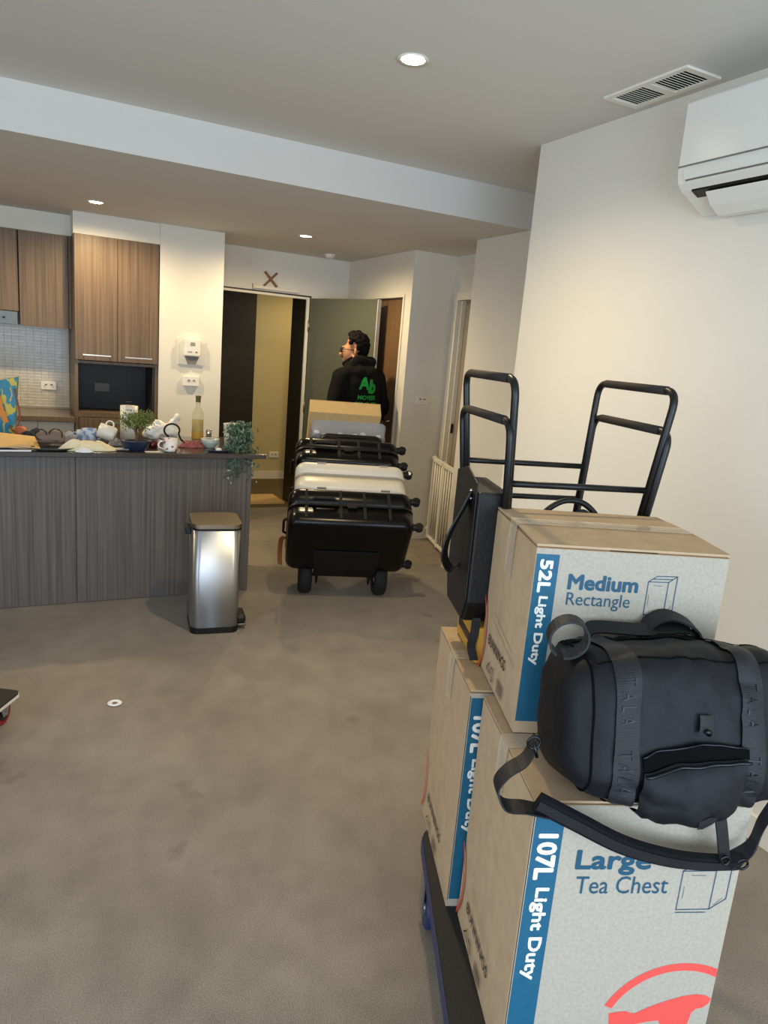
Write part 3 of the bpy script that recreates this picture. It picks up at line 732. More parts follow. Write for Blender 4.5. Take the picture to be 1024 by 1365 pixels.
bm = B(); rows = []; NA, NT = 64, 72
for i in range(NA+1):
    s = -1+2*i/NA; a = DA*math.sin(s*math.pi/2)*.9995
    rows.append([bm.verts.new(duf(a, 2*math.pi*k/NT)) for k in range(NT)])
for r0, r1 in zip(rows, rows[1:]):
    for k in range(NT): bm.faces.new((r0[k], r0[(k+1) % NT], r1[(k+1) % NT], r1[k]))
bm.faces.new(rows[0]); bm.faces.new(rows[-1][::-1])
for v in bm.verts: v.co.z = max(v.co.z, .002) if v.co.y > -.068 else v.co.z
obj('body', bm, 'bag_nylon', dg, True)
def patch(a0, a1, t0, t1, off, na=8, nt=24, puff=0, wr=1, f0=None, f1=None):
    bm = B(); g = []
    for i in range(na+1):
        a = a0+(a1-a0)*i/na; row = []
        for k in range(nt+1):
            ta = f0(i/na) if f0 else t0; tb_ = f1(i/na) if f1 else t1; th = R(ta+(tb_-ta)*k/nt)
            e = max(0, math.sin(math.pi*i/na)*math.sin(math.pi*k/nt))**.4 if puff else 0
            row.append(bm.verts.new(duf(a, th, off+puff*e, wr)))
        g.append(row)
    for r0, r1 in zip(g, g[1:]):
        for k in range(nt): bm.faces.new((r0[k], r0[k+1], r1[k+1], r1[k]))
    return bm
AL, AR = -.138, .088
for a in (AL, AR):
    o = obj('webbing_band', patch(a-.021, a+.021, -75, 118, .0045, 4, 60), 'bag_web', dg, True)
    for k, th in enumerate((.42, -.38)):
        me = text_mesh('T A L A', .03, 0, .085, .024)
        for v in me.vertices:
            x, y = v.co.x-.0425, v.co.y-.012
            q = th-x/.142*.85; v.co = duf(a+y, math.asin(sgn(q)*min(1, abs(q))**(1/.52)), .0062)
        me.update(); link('embossed_lettering', me, 'bag_letter', o)
# seams, zip and top handles
for a, nm in ((-.192, 'side_seam'), (.198, 'side_seam')):
    obj(nm, tube(B(), [duf(a, R(t), .001) for t in range(-80, 200, 6)], .0022, 6), 'bag_dark', dg, True)
obj('top_seam', tube(B(), [duf(-.18+.38*k/30, R(52), .0) for k in range(31)], .0018, 6), 'bag_dark', dg, True)
obj('zip', patch(-.2, .21, 92, 104, .002, 30, 4), 'bag_dark', dg, True)
def handle(name, pts, half, m='bag_web', th=.004):
    return obj(name, ribbon(B(), spline(pts, 8), half, th), m, dg)
p0, p1 = duf(AL, R(112), .006), duf(AR, R(112), .006)
handle('grab_handle', [p0, p0+V((.02, .01, .014)), (p0+p1)/2+V((0, .0, .014)), p1+V((-.02, .01, .016)), p1], (0, .017, .006))
q0, q1 = duf(-.02, R(105), .004), duf(.10, R(105), .004)
handle('grab_handle', [q0+V((0, .02, 0)), q0+V((.02, .03, .022)), (q0+q1)/2+V((0, .035, .034)), q1+V((-.01, .03, .016)), q1+V((0, .02, -.01))], (.0, .02, .004))
e0 = duf(-.20, R(80), .0)
loop = [e0+V((.012+.036*math.cos(t)-.03, .01, .012+.034*math.sin(t)+.02)) for t in [R(k) for k in range(-100, 250, 14)]]
obj('side_loop', ribbon(B(), loop, (.004, .02, .0), .004), 'bag_web', dg)
# snap tab and front pocket
o = obj('snap_tab', patch(-.014, .012, 0, 0, .008, 3, 6, f0=lambda f: math.degrees(math.asin(.08**(1/.52))), f1=lambda f: math.degrees(math.asin(.30**(1/.52)))), 'bag_web', dg, True)
sp_ = duf(-.001, math.asin(.13**(1/.52)), .012); obj('snap', cyl(B(), sp_, sp_+V((0, -.003, 0)), .006, n=14), 'metal_dark', o, True)
zf = lambda q: math.degrees(math.asin(sgn(q)*min(1, abs(q))**(1/.52)))      # height fraction -> angle round the bag
ptop = lambda f: zf(-.29+.14*f)
plip = lambda f: zf(-.29+.14*f+.03+.15*max(0, math.sin(math.pi*(.1+.86*f)))**.4)
PO = obj('pocket', patch(-.112, .074, -62, 0, .010, 18, 26, .02, f1=ptop), 'bag_nylon', dg, True)
obj('pocket_opening', patch(-.112, .078, 0, 0, .0075, 24, 6, f0=ptop, f1=plip), 'bag_dark', dg, True)
obj('zip_edge', tube(B(), [duf(-.112+.188*k/24, R(ptop(k/24)), .018) for k in range(25)], .003, 6), 'metal_dark', PO, True)
obj('zip_edge', tube(B(), [duf(-.112+.188*k/24, R(plip(k/24)), .008) for k in range(25)], .002, 6), 'metal_dark', PO, True)
obj('pocket_label', patch(-.01, .024, zf(-.82), zf(-.72), .0305, 3, 3, 0), 'bag_web', PO, True)
# shoulder strap (points traced on a plane just in front of the carton)
Mi = Matrix.Rotation(.364, 3, 'Z')
def bp(x, y, off):
    d = ray(x, y); o = F0-fv*off; t = (o-V((0, 0, CAM_H))).dot(fv)/d.dot(fv)
    return Mi @ (d*t+V((0, 0, CAM_H))-dg.location)
pts = [bp(716, 985, -.02), bp(700, 1012, .0), bp(676, 1028, .02), bp(662, 1048, .03), bp(672, 1072, .035), bp(700, 1076, .04), bp(728, 1082, .045)]
obj('strap_webbing', ribbon(B(), spline(pts, 8), [(0, .017, .002)]*(len(pts)*8-7), .003), 'bag_web', dg)
pts = spline([bp(716, 1068, .05), bp(770, 1096, .055), bp(830, 1126, .05), bp(890, 1143, .045), bp(940, 1149, .04), bp(985, 1149, .035)], 8)
bm = B(); ribbon(bm, pts, [(.004, -.006, .0165)]*len(pts), .012); obj('shoulder_pad', bm, 'bag_nylon', dg, bevel=.004)
obj('pad_webbing', ribbon(B(), [p+V((0, -.0075, -.003)) for p in pts], [(.002, -.002, .009)]*len(pts), .002), 'bag_web', dg)
pts = spline([bp(960, 1085, .045), bp(963, 1110, .05), bp(966, 1148, .045)], 6)
obj('strap_webbing', ribbon(B(), pts, [(.0125, .004, 0)]*len(pts), .003), 'bag_web', dg)
pts = spline([bp(972, 1148, .04), bp(1000, 1130, .03), bp(1014, 1100, .02), bp(1030, 1075, .0)], 6)
obj('strap_webbing', ribbon(B(), pts, [(.004, .014, .008)]*len(pts), .003), 'bag_web', dg)
for c, r_ in ((bp(990, 1152, .045), .010), (bp(967, 1147, .056), .008)): obj('buckle', torus(B(), c, r_, .0025, 'Y', 18, 6), 'metal_dark', dg, True)
bm = B(); c = bp(712, 990, .02); torus(bm, c, .011, .0025, 'Y', 18, 6); c2 = bp(716, 1010, .025); tube(bm, [c, c2], .0028, 6); obj('swivel_clip', bm, 'metal_dark', dg, True)

# ------------------------------------------------------------------ hand truck loaded with luggage
wl, wr_ = on_z(405, 789), on_z(503, 792)
axm = (wl+wr_)/2; PSI = math.atan2(wr_.y-wl.y, wr_.x-wl.x); HALF = (wr_-wl).length/2
TH_ = R(52)
Rt = Euler((-TH_, 0, PSI)).to_matrix()
WR = .125
axle = V((axm.x, axm.y, WR))
O = axle + Rt @ V((0, -.10, -.055))
ht = thing('hand_truck', 'two-wheeled hand truck tipped back under the stacked luggage', 'hand truck', O, (-TH_, 0, PSI))
ax = V((0, .10, .055))
for s in (-1, 1):
    w_ = obj('wheel', lathe(B(), [(.06, -.035), (.105, -.042), (.122, -.03), (WR, 0), (.122, .03), (.105, .042), (.06, .035)], 32), 'rubber', ht, True)
    w_.matrix_local = T3(s*HALF, ax.y, ax.z) @ Matrix.Rotation(R(90), 4, 'Y')
    obj('rim', lathe(B(), [(0, -.036), (.03, -.036), (.062, -.025), (.062, .025), (.03, .036), (0, .036)], 24), 'zinc', w_, True)
obj('axle', cyl(B(), (-HALF, ax.y, ax.z), (HALF, ax.y, ax.z), .011), 'black_metal', ht, True)
obj('toe_plate', bx((-.2, -.24, -.008), (.2, .02, 0)), 'black_metal', ht, bevel=.003)
for s in (-1, 1):
    obj('frame_rail', tube(B(), fillet([(s*.16, .012, 0), (s*.16, .012, 1.12), (s*.16, .09, 1.22)], .05), .013, 10), 'black_metal', ht, True)
    obj('wheel_bracket', bx((s*.17-.006, .0, .0), (s*.17+.006, .12, .11)), 'black_metal', ht)
for z in (.25, .55, .85, 1.1): obj('cross_bar', cyl(B(), (-.16, .012, z), (.16, .012, z), .01), 'black_metal', ht, True)
obj('grip', cyl(B(), (-.17, .09, 1.22), (.17, .09, 1.22), .015), 'black_grip', ht, True)

def luggage(label, z0, L, w, t, m, mz, xoff=0, ribs=True, name='suitcase', wheels=((1, 1), (1, 0), (0, 1), (0, 0)), wheel_m='black_plastic', y0=-.005, side=1, rib_m='rubber', small=False):
    o = thing(name, label, 'suitcase', O+Rt @ V((xoff, y0, z0)), (-TH_, 0, PSI), 'suitcases on the hand truck')
    hb = t/2
    for k in (0, 1):
        bm = B(); box(bm, (-L/2, -w, k*hb+.004*k), (L/2, 0, hb-.004+k*hb+.004*k-.004*k))
        # strongly rounded outer edges, tight seam edges
        ez = [e for e in bm.edges if abs(e.verts[0].co.z-e.verts[1].co.z) > hb*.5]
        bmesh.ops.bevel(bm, geom=ez, offset=min(.07, w*.2), segments=6, profile=.5, affect='EDGES')
        zt = (0 if k == 0 else max(v.co.z for v in bm.verts))
        eo = [e for e in bm.edges if all(abs(v.co.z-zt) < 1e-4 for v in e.verts)]
        bmesh.ops.bevel(bm, geom=eo, offset=min(.045, hb*.45), segments=5, profile=.5, affect='EDGES')
        obj('shell', bm, m, o, True)
    bm = B(); prism(bm, [(x, y-w/2) for x, y in rrect(L+.006, w+.006, min(.073, w*.2+.003), 8)], hb-.007, hb+.007); obj('zip_band', bm, mz, o)
    if ribs:
        for fx in (-.36, -.09, .10, .30):
            for k in (0, 1):
                za, zb = (.045, hb-.012) if k == 0 else (hb+.012, t-.03)
                obj('rib', bx((fx*L-.009, -w-.005, za), (fx*L+.009, -w+.01, zb)), rib_m, o, bevel=.003)
    else:
        for fx in (-.27, .30):
            for zz in (.022, t-.03): obj('rib', bx((fx*L-.028, -w-.003, zz-.004), (fx*L+.028, -w+.01, zz+.004)), rib_m, o, bevel=.0015)
    # carry handle on the long side and spinner wheels at one end
    obj('carry_handle', tube(B(), fillet([(-.22*L-.07, -w+.005, hb+.035), (-.22*L-.06, -w-.018, hb+.035), (-.22*L+.06, -w-.018, hb+.035), (-.22*L+.07, -w+.005, hb+.035)], .015), .008, 8), rib_m, o, True) if ribs else None
    obj('lock', bx((-.03, -w-.006, hb-.018), (.03, -w+.01, hb+.018)), rib_m, o, bevel=.004) if ribs else None
    obj('end_handle', tube(B(), fillet([(-side*L/2, -w*.5-.07, hb+.02), (-side*(L/2+.02), -w*.5-.06, hb+.02), (-side*(L/2+.02), -w*.5+.06, hb+.02), (-side*L/2, -w*.5+.07, hb+.02)], .015), .008, 8), 'black_plastic', o, True)
    for a, b in wheels:
        x = side*(L/2+.03); y = -w+.055 if a else -.055; z = t-.045 if b else .045
        bm = B(); cyl(bm, (side*(L/2-.01), y, z), (side*(L/2+.02), y, z), .022, .02); box(bm, (min(x, x-side*.02), y-.02, z-.016), (max(x, x-side*.02), y+.02, z+.016)); h_ = obj('wheel_housing', bm, 'black_plastic', o, bevel=.003)
        w_ = obj('spinner_wheel', cyl(cyl(B(), (x, y-.018, z), (x, y-.006, z), .026, n=20), (x, y+.006, z), (x, y+.018, z), .026, n=20), 'rubber', o, bevel=.003)
        obj('wheel_cap', cyl(B(), (x, y-.0195, z), (x, y-.017, z), .015, n=16), wheel_m, w_)
    return o
s1 = luggage('large glossy black ribbed suitcase at the bottom of the luggage load', 0, .76, .50, .29, 'black_gloss', 'black_plastic')
tg = obj('luggage_tag', ribbon(B(), spline([(-.388, -.16, .15), (-.41, -.15, .13), (-.415, -.11, .06), (-.41, -.07, -.0)], 4), (.014, .008, .0), .004), 'leather_tag', s1)
luggage('large cream white suitcase between the two black suitcases', .292, .70, .46, .26, 'shell_white', 'shell_grey', .01, False, wheels=((1, 1), (0, 1), (0, 0)), wheel_m='plastic_white', rib_m='shell_grey')
luggage('black ribbed suitcase on top of the white suitcase', .554, .68, .44, .235, 'black_gloss', 'black_plastic', .0)
luggage('slim dark cabin case with white ringed wheel under the clear tub', .791, .44, .40, .075, 'black_leather', 'black_plastic', .03, False, wheels=((1, 1),), wheel_m='plastic_white', side=-1)
# clear tub
ct = thing('plastic_tub', 'clear plastic tub with white bits lying on the dark case', 'tub', O+Rt @ V((.02, -.06, .87)), (-TH_, 0, PSI))
bm = B(); prism(bm, [(x, y-.16) for x, y in rrect(.50, .32, .04)], 0, .12); bmesh.ops.delete(bm, geom=[f for f in bm.faces if abs(f.calc_center_median().z-.12) < .01], context='FACES_ONLY'); obj('tub', bm, 'clear_plastic', ct)
bm = B(); prism(bm, [(x, y-.16) for x, y in rrect(.52, .34, .045)], .112, .125); obj('lid', bm, 'clear_plastic', ct, bevel=.003)
for k in range(9):
    x = -.22+k*.053; s = random.uniform(.012, .022)
    obj('white_piece', ball(B(), (x, -.28+random.uniform(-.01, .03), .03+random.uniform(0, .03)), (s*1.4, s, s), 6), 'cloth_white', ct, True)
# cardboard carton on top of the load
ob_ = thing('brown_carton', 'plain brown carton lying on top of the luggage load', 'box', O+Rt @ V((-.01, -.002, .999)), (-TH_, 0, PSI))
cw, cdp, ch = .49, .452, .125
obj('body', bx((-cw/2, -cdp, 0), (cw/2, 0, ch-.008)), 'kraft_light', ob_, bevel=.003)
for y0, y1 in ((-cdp, -cdp/2-.002), (-cdp/2+.002, 0)): obj('top_flap', bx((-cw/2, y0, ch-.008), (cw/2, y1, ch-.004)), 'kraft_light', ob_)
obj('packing_tape', bx((-cw/2, -cdp/2-.025, ch-.004), (cw/2, -cdp/2+.025, ch-.0035)), 'tape', ob_)

# ------------------------------------------------------------------ the man by the door
pm = thing('person', 'man in a black hoodie with a green back logo, looking aside by the door', 'person', (2.52, 5.50, 0), (0, 0, R(12)))
HR = Matrix.Translation((-.02, .035, 1.47)) @ Matrix.Rotation(R(44), 4, 'Z') @ Matrix.Rotation(R(-4), 4, 'X')
def hp(x, y, z): return HR @ V((x*1.09, y*1.09, z*1.09))
caps = [((0, 0, .95), .13, (0, -.005, 1.15), .125), ((0, -.005, 1.15), .125, (0, -.01, 1.32), .13), ((0, -.01, 1.36), .07, (0, .02, 1.50), .056)]
for s in (-1, 1):
    caps += [((s*.08, -.01, 1.33), .07, (s*.165, -.015, 1.345), .055), ((s*.175, -.015, 1.345), .05, (s*.245, -.03, 1.12), .043), ((s*.245, -.03, 1.12), .041, (s*.25, .10, .90), .029)]
    caps += [((s*.09, 0, .93), .105, (s*.1, .01, .50), .062), ((s*.1, .01, .5), .06, (s*.105, -.02, .09), .04), ((s*.105, -.03, .05), .042, (s*.115, .13, .035), .034)]
    w0 = V((s*.25, .10, .90)); w1 = w0+V((s*.0, .035, -.075))
    caps += [(w0, .027, w1, .03)]
    for k, (dx, ln) in enumerate(((-.026, .062), (-.009, .074), (.009, .07), (.026, .054))):
        a = w1+V((dx*.35*s, dx*1.0, -.004)); b = a+V((0, .006, -ln*.55)); c = b+V((-s*.014, .002, -ln*.45)); caps += [(a, .0095, b, .009), (b, .009, c, .0075)]
    a = w0+V((-s*.008, .04, -.03)); b = a+V((-s*.018, .028, -.03)); caps += [(a, .012, b, .0105), (b, .0105, b+V((0, .006, -.028)), .008)]
# head: cranium, face, jaw, nose, brow, ears (local: face looks along +Y)
caps += [(hp(0, .085, .098), .011, hp(0, .112, .062), .0145), (hp(-.035, .082, .118), .012, hp(.035, .082, .118), .012), (hp(0, .05, .0), .035, hp(0, .076, -.004), .022)]
caps += [(hp(-.022, .088, .03), .0085, hp(.022, .088, .03), .0085), (hp(-.02, .085, .018), .009, hp(.02, .085, .018), .009)]
for s in (-1, 1): caps += [(hp(s*.05, .0, .03), .02, hp(s*.02, .065, -.005), .022)]
body = organic('body', caps, [(hp(0, -.012, .135), (.073, .092, .088)), (hp(0, .038, .075), (.062, .058, .085)), (hp(-.073, -.016, .078), (.012, .017, .027)), (hp(.073, -.016, .078), (.012, .017, .027)), (hp(0, -.0, .04), (.058, .062, .06))], 'skin', pm, .0065, 3)
hb_ = []
for k in range(330):
    u = random.uniform(-1, 1); ph = random.uniform(0, 2*math.pi); z = random.uniform(-.95, 1)
    r = math.sqrt(1-z*z); p = V((r*math.cos(ph), r*math.sin(ph), z))
    if p.y > .36 and p.z < .78: continue
    if p.z < .1 and p.y > -.2: continue
    hb_.append((hp(p.x*.077, p.y*.094-.012, p.z*.092+.137), random.uniform(.012, .02)))
organic('hair', [], hb_+[(hp(0, -.035, .15), (.078, .084, .086)), (hp(0, -.055, .095), (.066, .055, .07))], 'hair', pm, .006, 1, .003, 60)
organic('beard', [(hp(s*.052, .012, .035), .0165, hp(s*.024, .074, -.006), .0215) for s in (-1, 1)]+[(hp(-.024, .074, -.008), .0215, hp(.024, .074, -.008), .0215), (hp(-.02, .095, .043), .006, hp(.02, .095, .043), .006)], [], 'hair', pm, .005, 2)
gl = B()
for s in (-1, 1):
    pts = [hp(s*.034+.024*math.cos(t), .099, .096+.018*math.sin(t)) for t in [2*math.pi*k/16 for k in range(16)]]
    tube(gl, pts, .0032, 6, True); tube(gl, [hp(s*.058, .098, .1), hp(s*.076, .06, .1), hp(s*.08, -.01, .093)], .003, 6)
tube(gl, [hp(-.01, .1, .1), hp(.01, .1, .1)], .003, 6)
g_ = obj('glasses', gl, 'black_plastic', pm, True)
for s in (-1, 1): obj('lens', cyl(B(), hp(s*.034, .0985, .096), hp(s*.034, .0995, .096), .0225, n=16), 'lens_dark', g_)
for s in (-1, 1): obj('eye', ball(B(), hp(s*.034, .074, .097), .0105, 8), 'cloth_white', pm, True)
cl = [((0, 0, .86), .165, (0, -.005, 1.10), .155), ((0, -.005, 1.10), .155, (0, -.01, 1.30), .15)]
for s in (-1, 1):
    cl += [((s*.05, -.01, .88), .135, (s*.05, -.01, 1.30), .135), ((s*.05, -.015, 1.36), .10, (s*.17, -.015, 1.355), .082), ((s*.18, -.015, 1.35), .08, (s*.255, -.035, 1.12), .066), ((s*.255, -.035, 1.12), .065, (s*.255, .09, .93), .046)]
cl += [((-.07, -.06, 1.485), .05, (.07, -.06, 1.485), .05), ((-.06, -.105, 1.40), .052, (.06, -.105, 1.40), .052), ((0, -.12, 1.38), .055, (0, -.125, 1.31), .045), ((-.078, -.045, 1.47), .042, (-.075, .05, 1.435), .04), ((.078, -.045, 1.47), .042, (.075, .05, 1.435), .04)]
hood = organic('hoodie', cl, [], 'hoodie', pm, .011, 5, .012, 11)
bvh = BVHTree.FromPolygons([v.co for v in hood.data.vertices], [tuple(p.vertices) for p in hood.data.polygons])
def back_print(s, cx, z, w, h, m, bold):
    me = text_mesh(s, .1, bold, w, h); bm = B(); bm.from_mesh(me)
    bmesh.ops.triangulate(bm, faces=bm.faces)
    for _ in range(2): bmesh.ops.subdivide_edges(bm, edges=[e for e in bm.edges if e.calc_length() > .012], cuts=1)
    bmesh.ops.triangulate(bm, faces=bm.faces)
    for v in bm.verts:
        x = cx-w/2+v.co.x; zz = z+v.co.y
        hit = bvh.ray_cast(V((x, -.6, zz)), V((0, 1, 0)))
        v.co = V((x, (hit[0].y if hit[0] else -.15)-.005, zz))
    obj('back_print', bm, m, hood)
back_print('A', -.046, 1.265, .085, .10, 'logo_green', .004)
back_print('b', .034, 1.235, .085, .115, 'logo_green', .006)
back_print('MOVERS', -.008, 1.183, .17, .036, 'logo_green', .003)
back_print('--- -- ---', -.008, 1.155, .20, .008, 'logo_green', .001)
organic('trousers', [((s*.09, 0, .88), .135, (s*.105, .01, .5), .09) for s in (-1, 1)]+[((s*.105, .01, .5), .09, (s*.11, -.02, .1), .075) for s in (-1, 1)], [], 'trouser', pm, .014, 4, .01, 9)
for s in (-1, 1): organic('shoe', [((s*.105, -.045, .045), .045, (s*.118, .15, .04), .04)], [], 'black_plastic', pm, .01, 3)

# ------------------------------------------------------------------ pedal bin
p0, p1 = on_z(254, 846), on_z(317, 845)
byaw = math.atan2(p1.y-p0.y, p1.x-p0.x)*.6
bw = .255; bd_ = .29; BH = .578
pb = thing('pedal_bin', 'brushed steel rectangular pedal bin in front of the island', 'bin', p0+V((bw/2*math.cos(byaw), bw/2*math.sin(byaw), 0)), (0, 0, byaw))
def rp(w, d, r): return [(x, y+bd_/2) for x, y in rrect(w, d, r, 8)]
bm = B(); prism(bm, rp(bw, bd_, .045), .03, BH); obj('body', bm, 'brushed_steel', pb)
for p in pb.children[-1].data.polygons: p.use_smooth = abs(p.normal.z) < .5
bm = B(); prism(bm, rp(bw+.004, bd_+.004, .046), 0, .034); obj('base', bm, 'black_plastic', pb)
bm = B(); prism(bm, rp(bw+.002, bd_+.002, .046), BH, BH+.012); obj('rim', bm, 'black_plastic', pb)
bm = B(); prism(bm, rp(bw+.006, bd_+.006, .048), BH+.012, BH+.034); obj('lid', bm, 'steel_warm', pb, bevel=.009, seg=3)
obj('side_handle', bx((-bw/2-.03, .12, BH-.05), (-bw/2, .2, BH-.005)), 'black_plastic', pb, bevel=.006)
pd = obj('pedal', bx((bw/2, .04, .02), (bw/2+.05, .16, .035)), 'steel_warm', pb, bevel=.005)
obj('pedal_arm', bx((bw/2-.01, .03, .035), (bw/2+.045, .17, .085)), 'black_plastic', pb, bevel=.015)

# ------------------------------------------------------------------ furniture dolly entering at the left edge
c0 = on_z(29, 921, .115); e1 = on_z(0, 944, .115)-c0
dy = math.atan2(-e1.y, -e1.x)
fd = thing('furniture_dolly', 'black-topped furniture dolly with red caster wheels on the carpet', 'dolly', (c0.x, c0.y, 0), (0, 0, dy))
bm = B(); prism(bm, [(x-.29, y+.2) for x, y in rrect(.58, .4, .025)], .098, .110); obj('board', bm, 'ply_edge', fd)
bm = B(); prism(bm, [(x-.29, y+.2) for x, y in rrect(.576, .396, .025)], .110, .117); obj('deck_mat', bm, 'dolly_top', fd)
for x in (-.07, -.51):
    for y in (.05, .35):
        w_ = obj('wheel', cyl(B(), (x, y-.016, .049), (x, y+.016, .049), .049, n=28), 'red_wheel', fd, bevel=.006)
        obj('hub', cyl(B(), (x, y-.0175, .049), (x, y+.0175, .049), .03, n=20), 'black_plastic', w_)
        bm = B()
        for s in (-1, 1): prism(bm, [(-.035, .098), (.035, .098), (.014, .038), (-.014, .038)], s*.022-.0015, s*.022+.0015, T3(x, y, 0) @ FRONT)
        box(bm, (x-.04, y-.03, .092), (x+.04, y+.03, .098)); cyl(bm, (x, y-.027, .049), (x, y+.027, .049), .008, n=10)
        obj('caster_fork', bm, 'zinc', fd)

# ------------------------------------------------------------------ safety gate, floor things
ga, gb = V((3.175, 5.235, 0)), V((2.965, 4.515, 0)); gd = gb-ga; gl_ = gd.length
sg = thing('safety_gate', 'white barred child safety gate across the passage', 'gate', ga, (0, 0, math.atan2(gd.y, gd.x)))
obj('bottom_rail', bx((0, -.012, .03), (gl_, .012, .055)), 'plastic_white', sg, bevel=.003)
obj('top_rail', bx((0, -.014, .70), (gl_, .014, .735)), 'plastic_white', sg, bevel=.004)
for x in (.0, gl_-.03, gl_*.42): obj('post', bx((x, -.014, .02), (x+.03, .014, .745)), 'plastic_white', sg, bevel=.003)
bar = None
for k in range(10):
    if bar is None: bar = obj('bar', cyl(B(), (0, 0, .05), (0, 0, .705), .0075, n=10), 'plastic_white', sg, True); o = bar
    else: o = bar.copy(); C.objects.link(o)
    o.location = (.07+k*.068, 0, 0)
for z in (.10, .72): obj('wall_cup', cyl(B(), (-.03, 0, z), (.0, 0, z), .02, n=14), 'plastic_white', sg, True)
obj('latch', bx((gl_-.075, -.024, .66), (gl_-.0, .024, .76)), 'plastic_white', sg, bevel=.006)
bg = thing('floor_bag', 'small black bag on the floor behind the safety gate', 'bag', (3.19, 4.78, 0))
organic('body', [((-.045, -.10, .07), .07, (-.045, .12, .07), .065)], [], 'black_leather', bg, .014, 3); obj('handle', torus(B(), (-.045, .01, .135), .04, .006, 'X', 24, 6, .5), 'black_leather', bg, True)
mp_ = tag(obj('cardboard_sheet', bx((1.7, 6.74, 0), (2.37, 7.13, .022), None), 'kraft_light', bevel=.003), 'flat tan cardboard sheet on the corridor floor past the doorway', 'cardboard')
p = on_z(153, 938); tag(obj('paper_scrap', lathe(B(), [(.012, .001), (.03, .004), (.024, .007), (.012, .004)], 18, (p.x, p.y, 0)), 'cloth_white'), 'small pale scrap lying on the carpet by the island', 'scrap')

# ------------------------------------------------------------------ things on the island worktop
ZW = .901
def at(x, y): return on_z(x, y, ZW)
def item(name, label, cat, px, py, rz=0, group=None):
    return thing(name, label, cat, at(px, py), (0, 0, rz), group)
PXM = 951.2/4.35     # pixels per metre on the bench, only to size things
# folders and papers
t = item('kraft_folder', 'tan kraft folder on the pile of papers at the island', 'folder', 8, 597, .1)
bm = B(); ribbon(bm, [(-.2, .0, .035), (-.02, .0, .045), (.16, .03, .02)], (0, .13, .02), .004); obj('cover', bm, 'kraft_light', t); bm = B(); ribbon(bm, [(-.2, -.03, .022), (.05, -.03, .024), (.11, -.02, .02)], (0, .1, 0), .006); obj('back_sheet', bm, 'kraft', t)
t = item('magazine', 'grey magazine at the bottom of the paper pile', 'magazine', 5, 601, .05); obj('pages', bx((-.22, -.02, 0), (.13, .16, .008)), 'cloth_white', t); obj('cover', bx((-.222, -.021, .008), (.131, .16, .010)), 'cloth_grey', t)
# gift bag
t = item('gift_bag', 'blue and yellow patterned gift bag with orange ribbon handles', 'bag', 4, 580, -.1)
bm = B(); prism(bm, [(-.12, 0), (.06, 0), (.085, .35), (.03, .335), (-.03, .325), (-.12, .36)], 0, .1, Matrix(((1, 0, 0, 0), (0, 0, 1, 0), (0, 1, 0, 0), (0, 0, 0, 1)))); obj('body', bm, 'gift_blue', t)
for y in (-.006,):
    obj('ribbon_handle', ribbon(B(), spline([(-.03, y, .28), (-.01, y-.01, .18), (.02, y-.01, .08)], 5), (.016, 0, 0), .003), 'orange', t)
obj('cord_handle', tube(B(), spline([(.07, y, .28), (.095, y-.005, .12), (.065, y-.01, .03), (.035, y, .06)], 6), .005, 6), 'leather_tag', t, True)
t = item('apple', 'small red apple behind the kraft folder', 'fruit', 28, 583); obj('flesh', lathe(B(), [(0, .012), (.015, .0), (.03, .01), (.036, .035), (.028, .06), (.012, .066), (0, .058)], 18), 'apple', t, True); obj('stalk', cyl(B(), (0, 0, .058), (.004, 0, .08), .002), 'bark', t)
def cloth(name, label, cat, px, py, m, rx, ry, h, seed, parts=None):
    t = item(name, label, cat, px, py); bm = B(); N = 22; g = []
    for i in range(N+1):
        row = []
        for k in range(N+1):
            u, v = i/N*2-1, k/N*2-1; r = max(abs(u), abs(v)); ang = math.atan2(v, u)
            edge = 1+.18*noise.noise(V((math.cos(ang)*1.6, math.sin(ang)*1.6, seed)))
            q = math.sqrt(u*u+v*v)+1e-6; s = r/q
            z = h*max(0, 1-r**2.2)*(.65+.5*noise.noise(V((u*2, v*2, seed*3.1))))+.012*max(0, noise.noise(V((u*5, v*5, seed))))*(1-r*.5)
            row.append(bm.verts.new((u*s*rx*edge, v*s*ry*edge, max(.001, z))))
        g.append(row)
    for a, b in zip(g, g[1:]):
        for k in range(N): bm.faces.new((a[k], b[k], b[k+1], a[k+1]))
    bm.faces.new([g[i][0] for i in range(N+1)]+[g[N][k] for k in range(1, N+1)]+[g[i][N] for i in range(N-1, -1, -1)]+[g[0][k] for k in range(N-1, 0, -1)])
    obj('cloth', bm, m, t, True); return t
cloth('grey_scarf', 'dark grey crumpled cloth behind the brown pouch', 'cloth', 44, 588, 'cloth_dark', .11, .07, .09, 1.3)
cloth('grey_towel', 'mid grey folded cloth beside the blue cup', 'cloth', 96, 588, 'cloth_grey', .12, .08, .075, 2.2)
cloth('cream_cloth', 'cream crumpled cloth at the front of the worktop', 'cloth', 116, 600, 'cloth_cream', .17, .06, .075, 4.7)
cloth('white_napkin', 'small white napkin on the cream cloth edge', 'napkin', 113, 603, 'cloth_white', .05, .02, .035, 5.9)
t = item('serving_tray', 'dark green oval tray under the brown pouch', 'tray', 68, 600)
obj('tray', lathe(B(), [(0, .004), (.07, .004), (.105, .016), (.11, .016), (.075, 0), (0, 0)], 28), 'tray_green', t, True); t.scale = (1.15, .6, 1); obj('leaf', ribbon(B(), [(-.13, -.02, .018), (-.07, -.03, .022)], (0, .02, 0), .003), 'green_dark', t)
t = thing('brown_pouch', 'brown pouch with black looped handles on the tray', 'pouch', at(68, 597)+V((0, .03, .018)))
organic('body', [((-.045, 0, .035), .034, (.045, 0, .035), .034)], [((0, 0, .04), (.07, .035, .04))], 'cloth_brown', t, .008, 3)
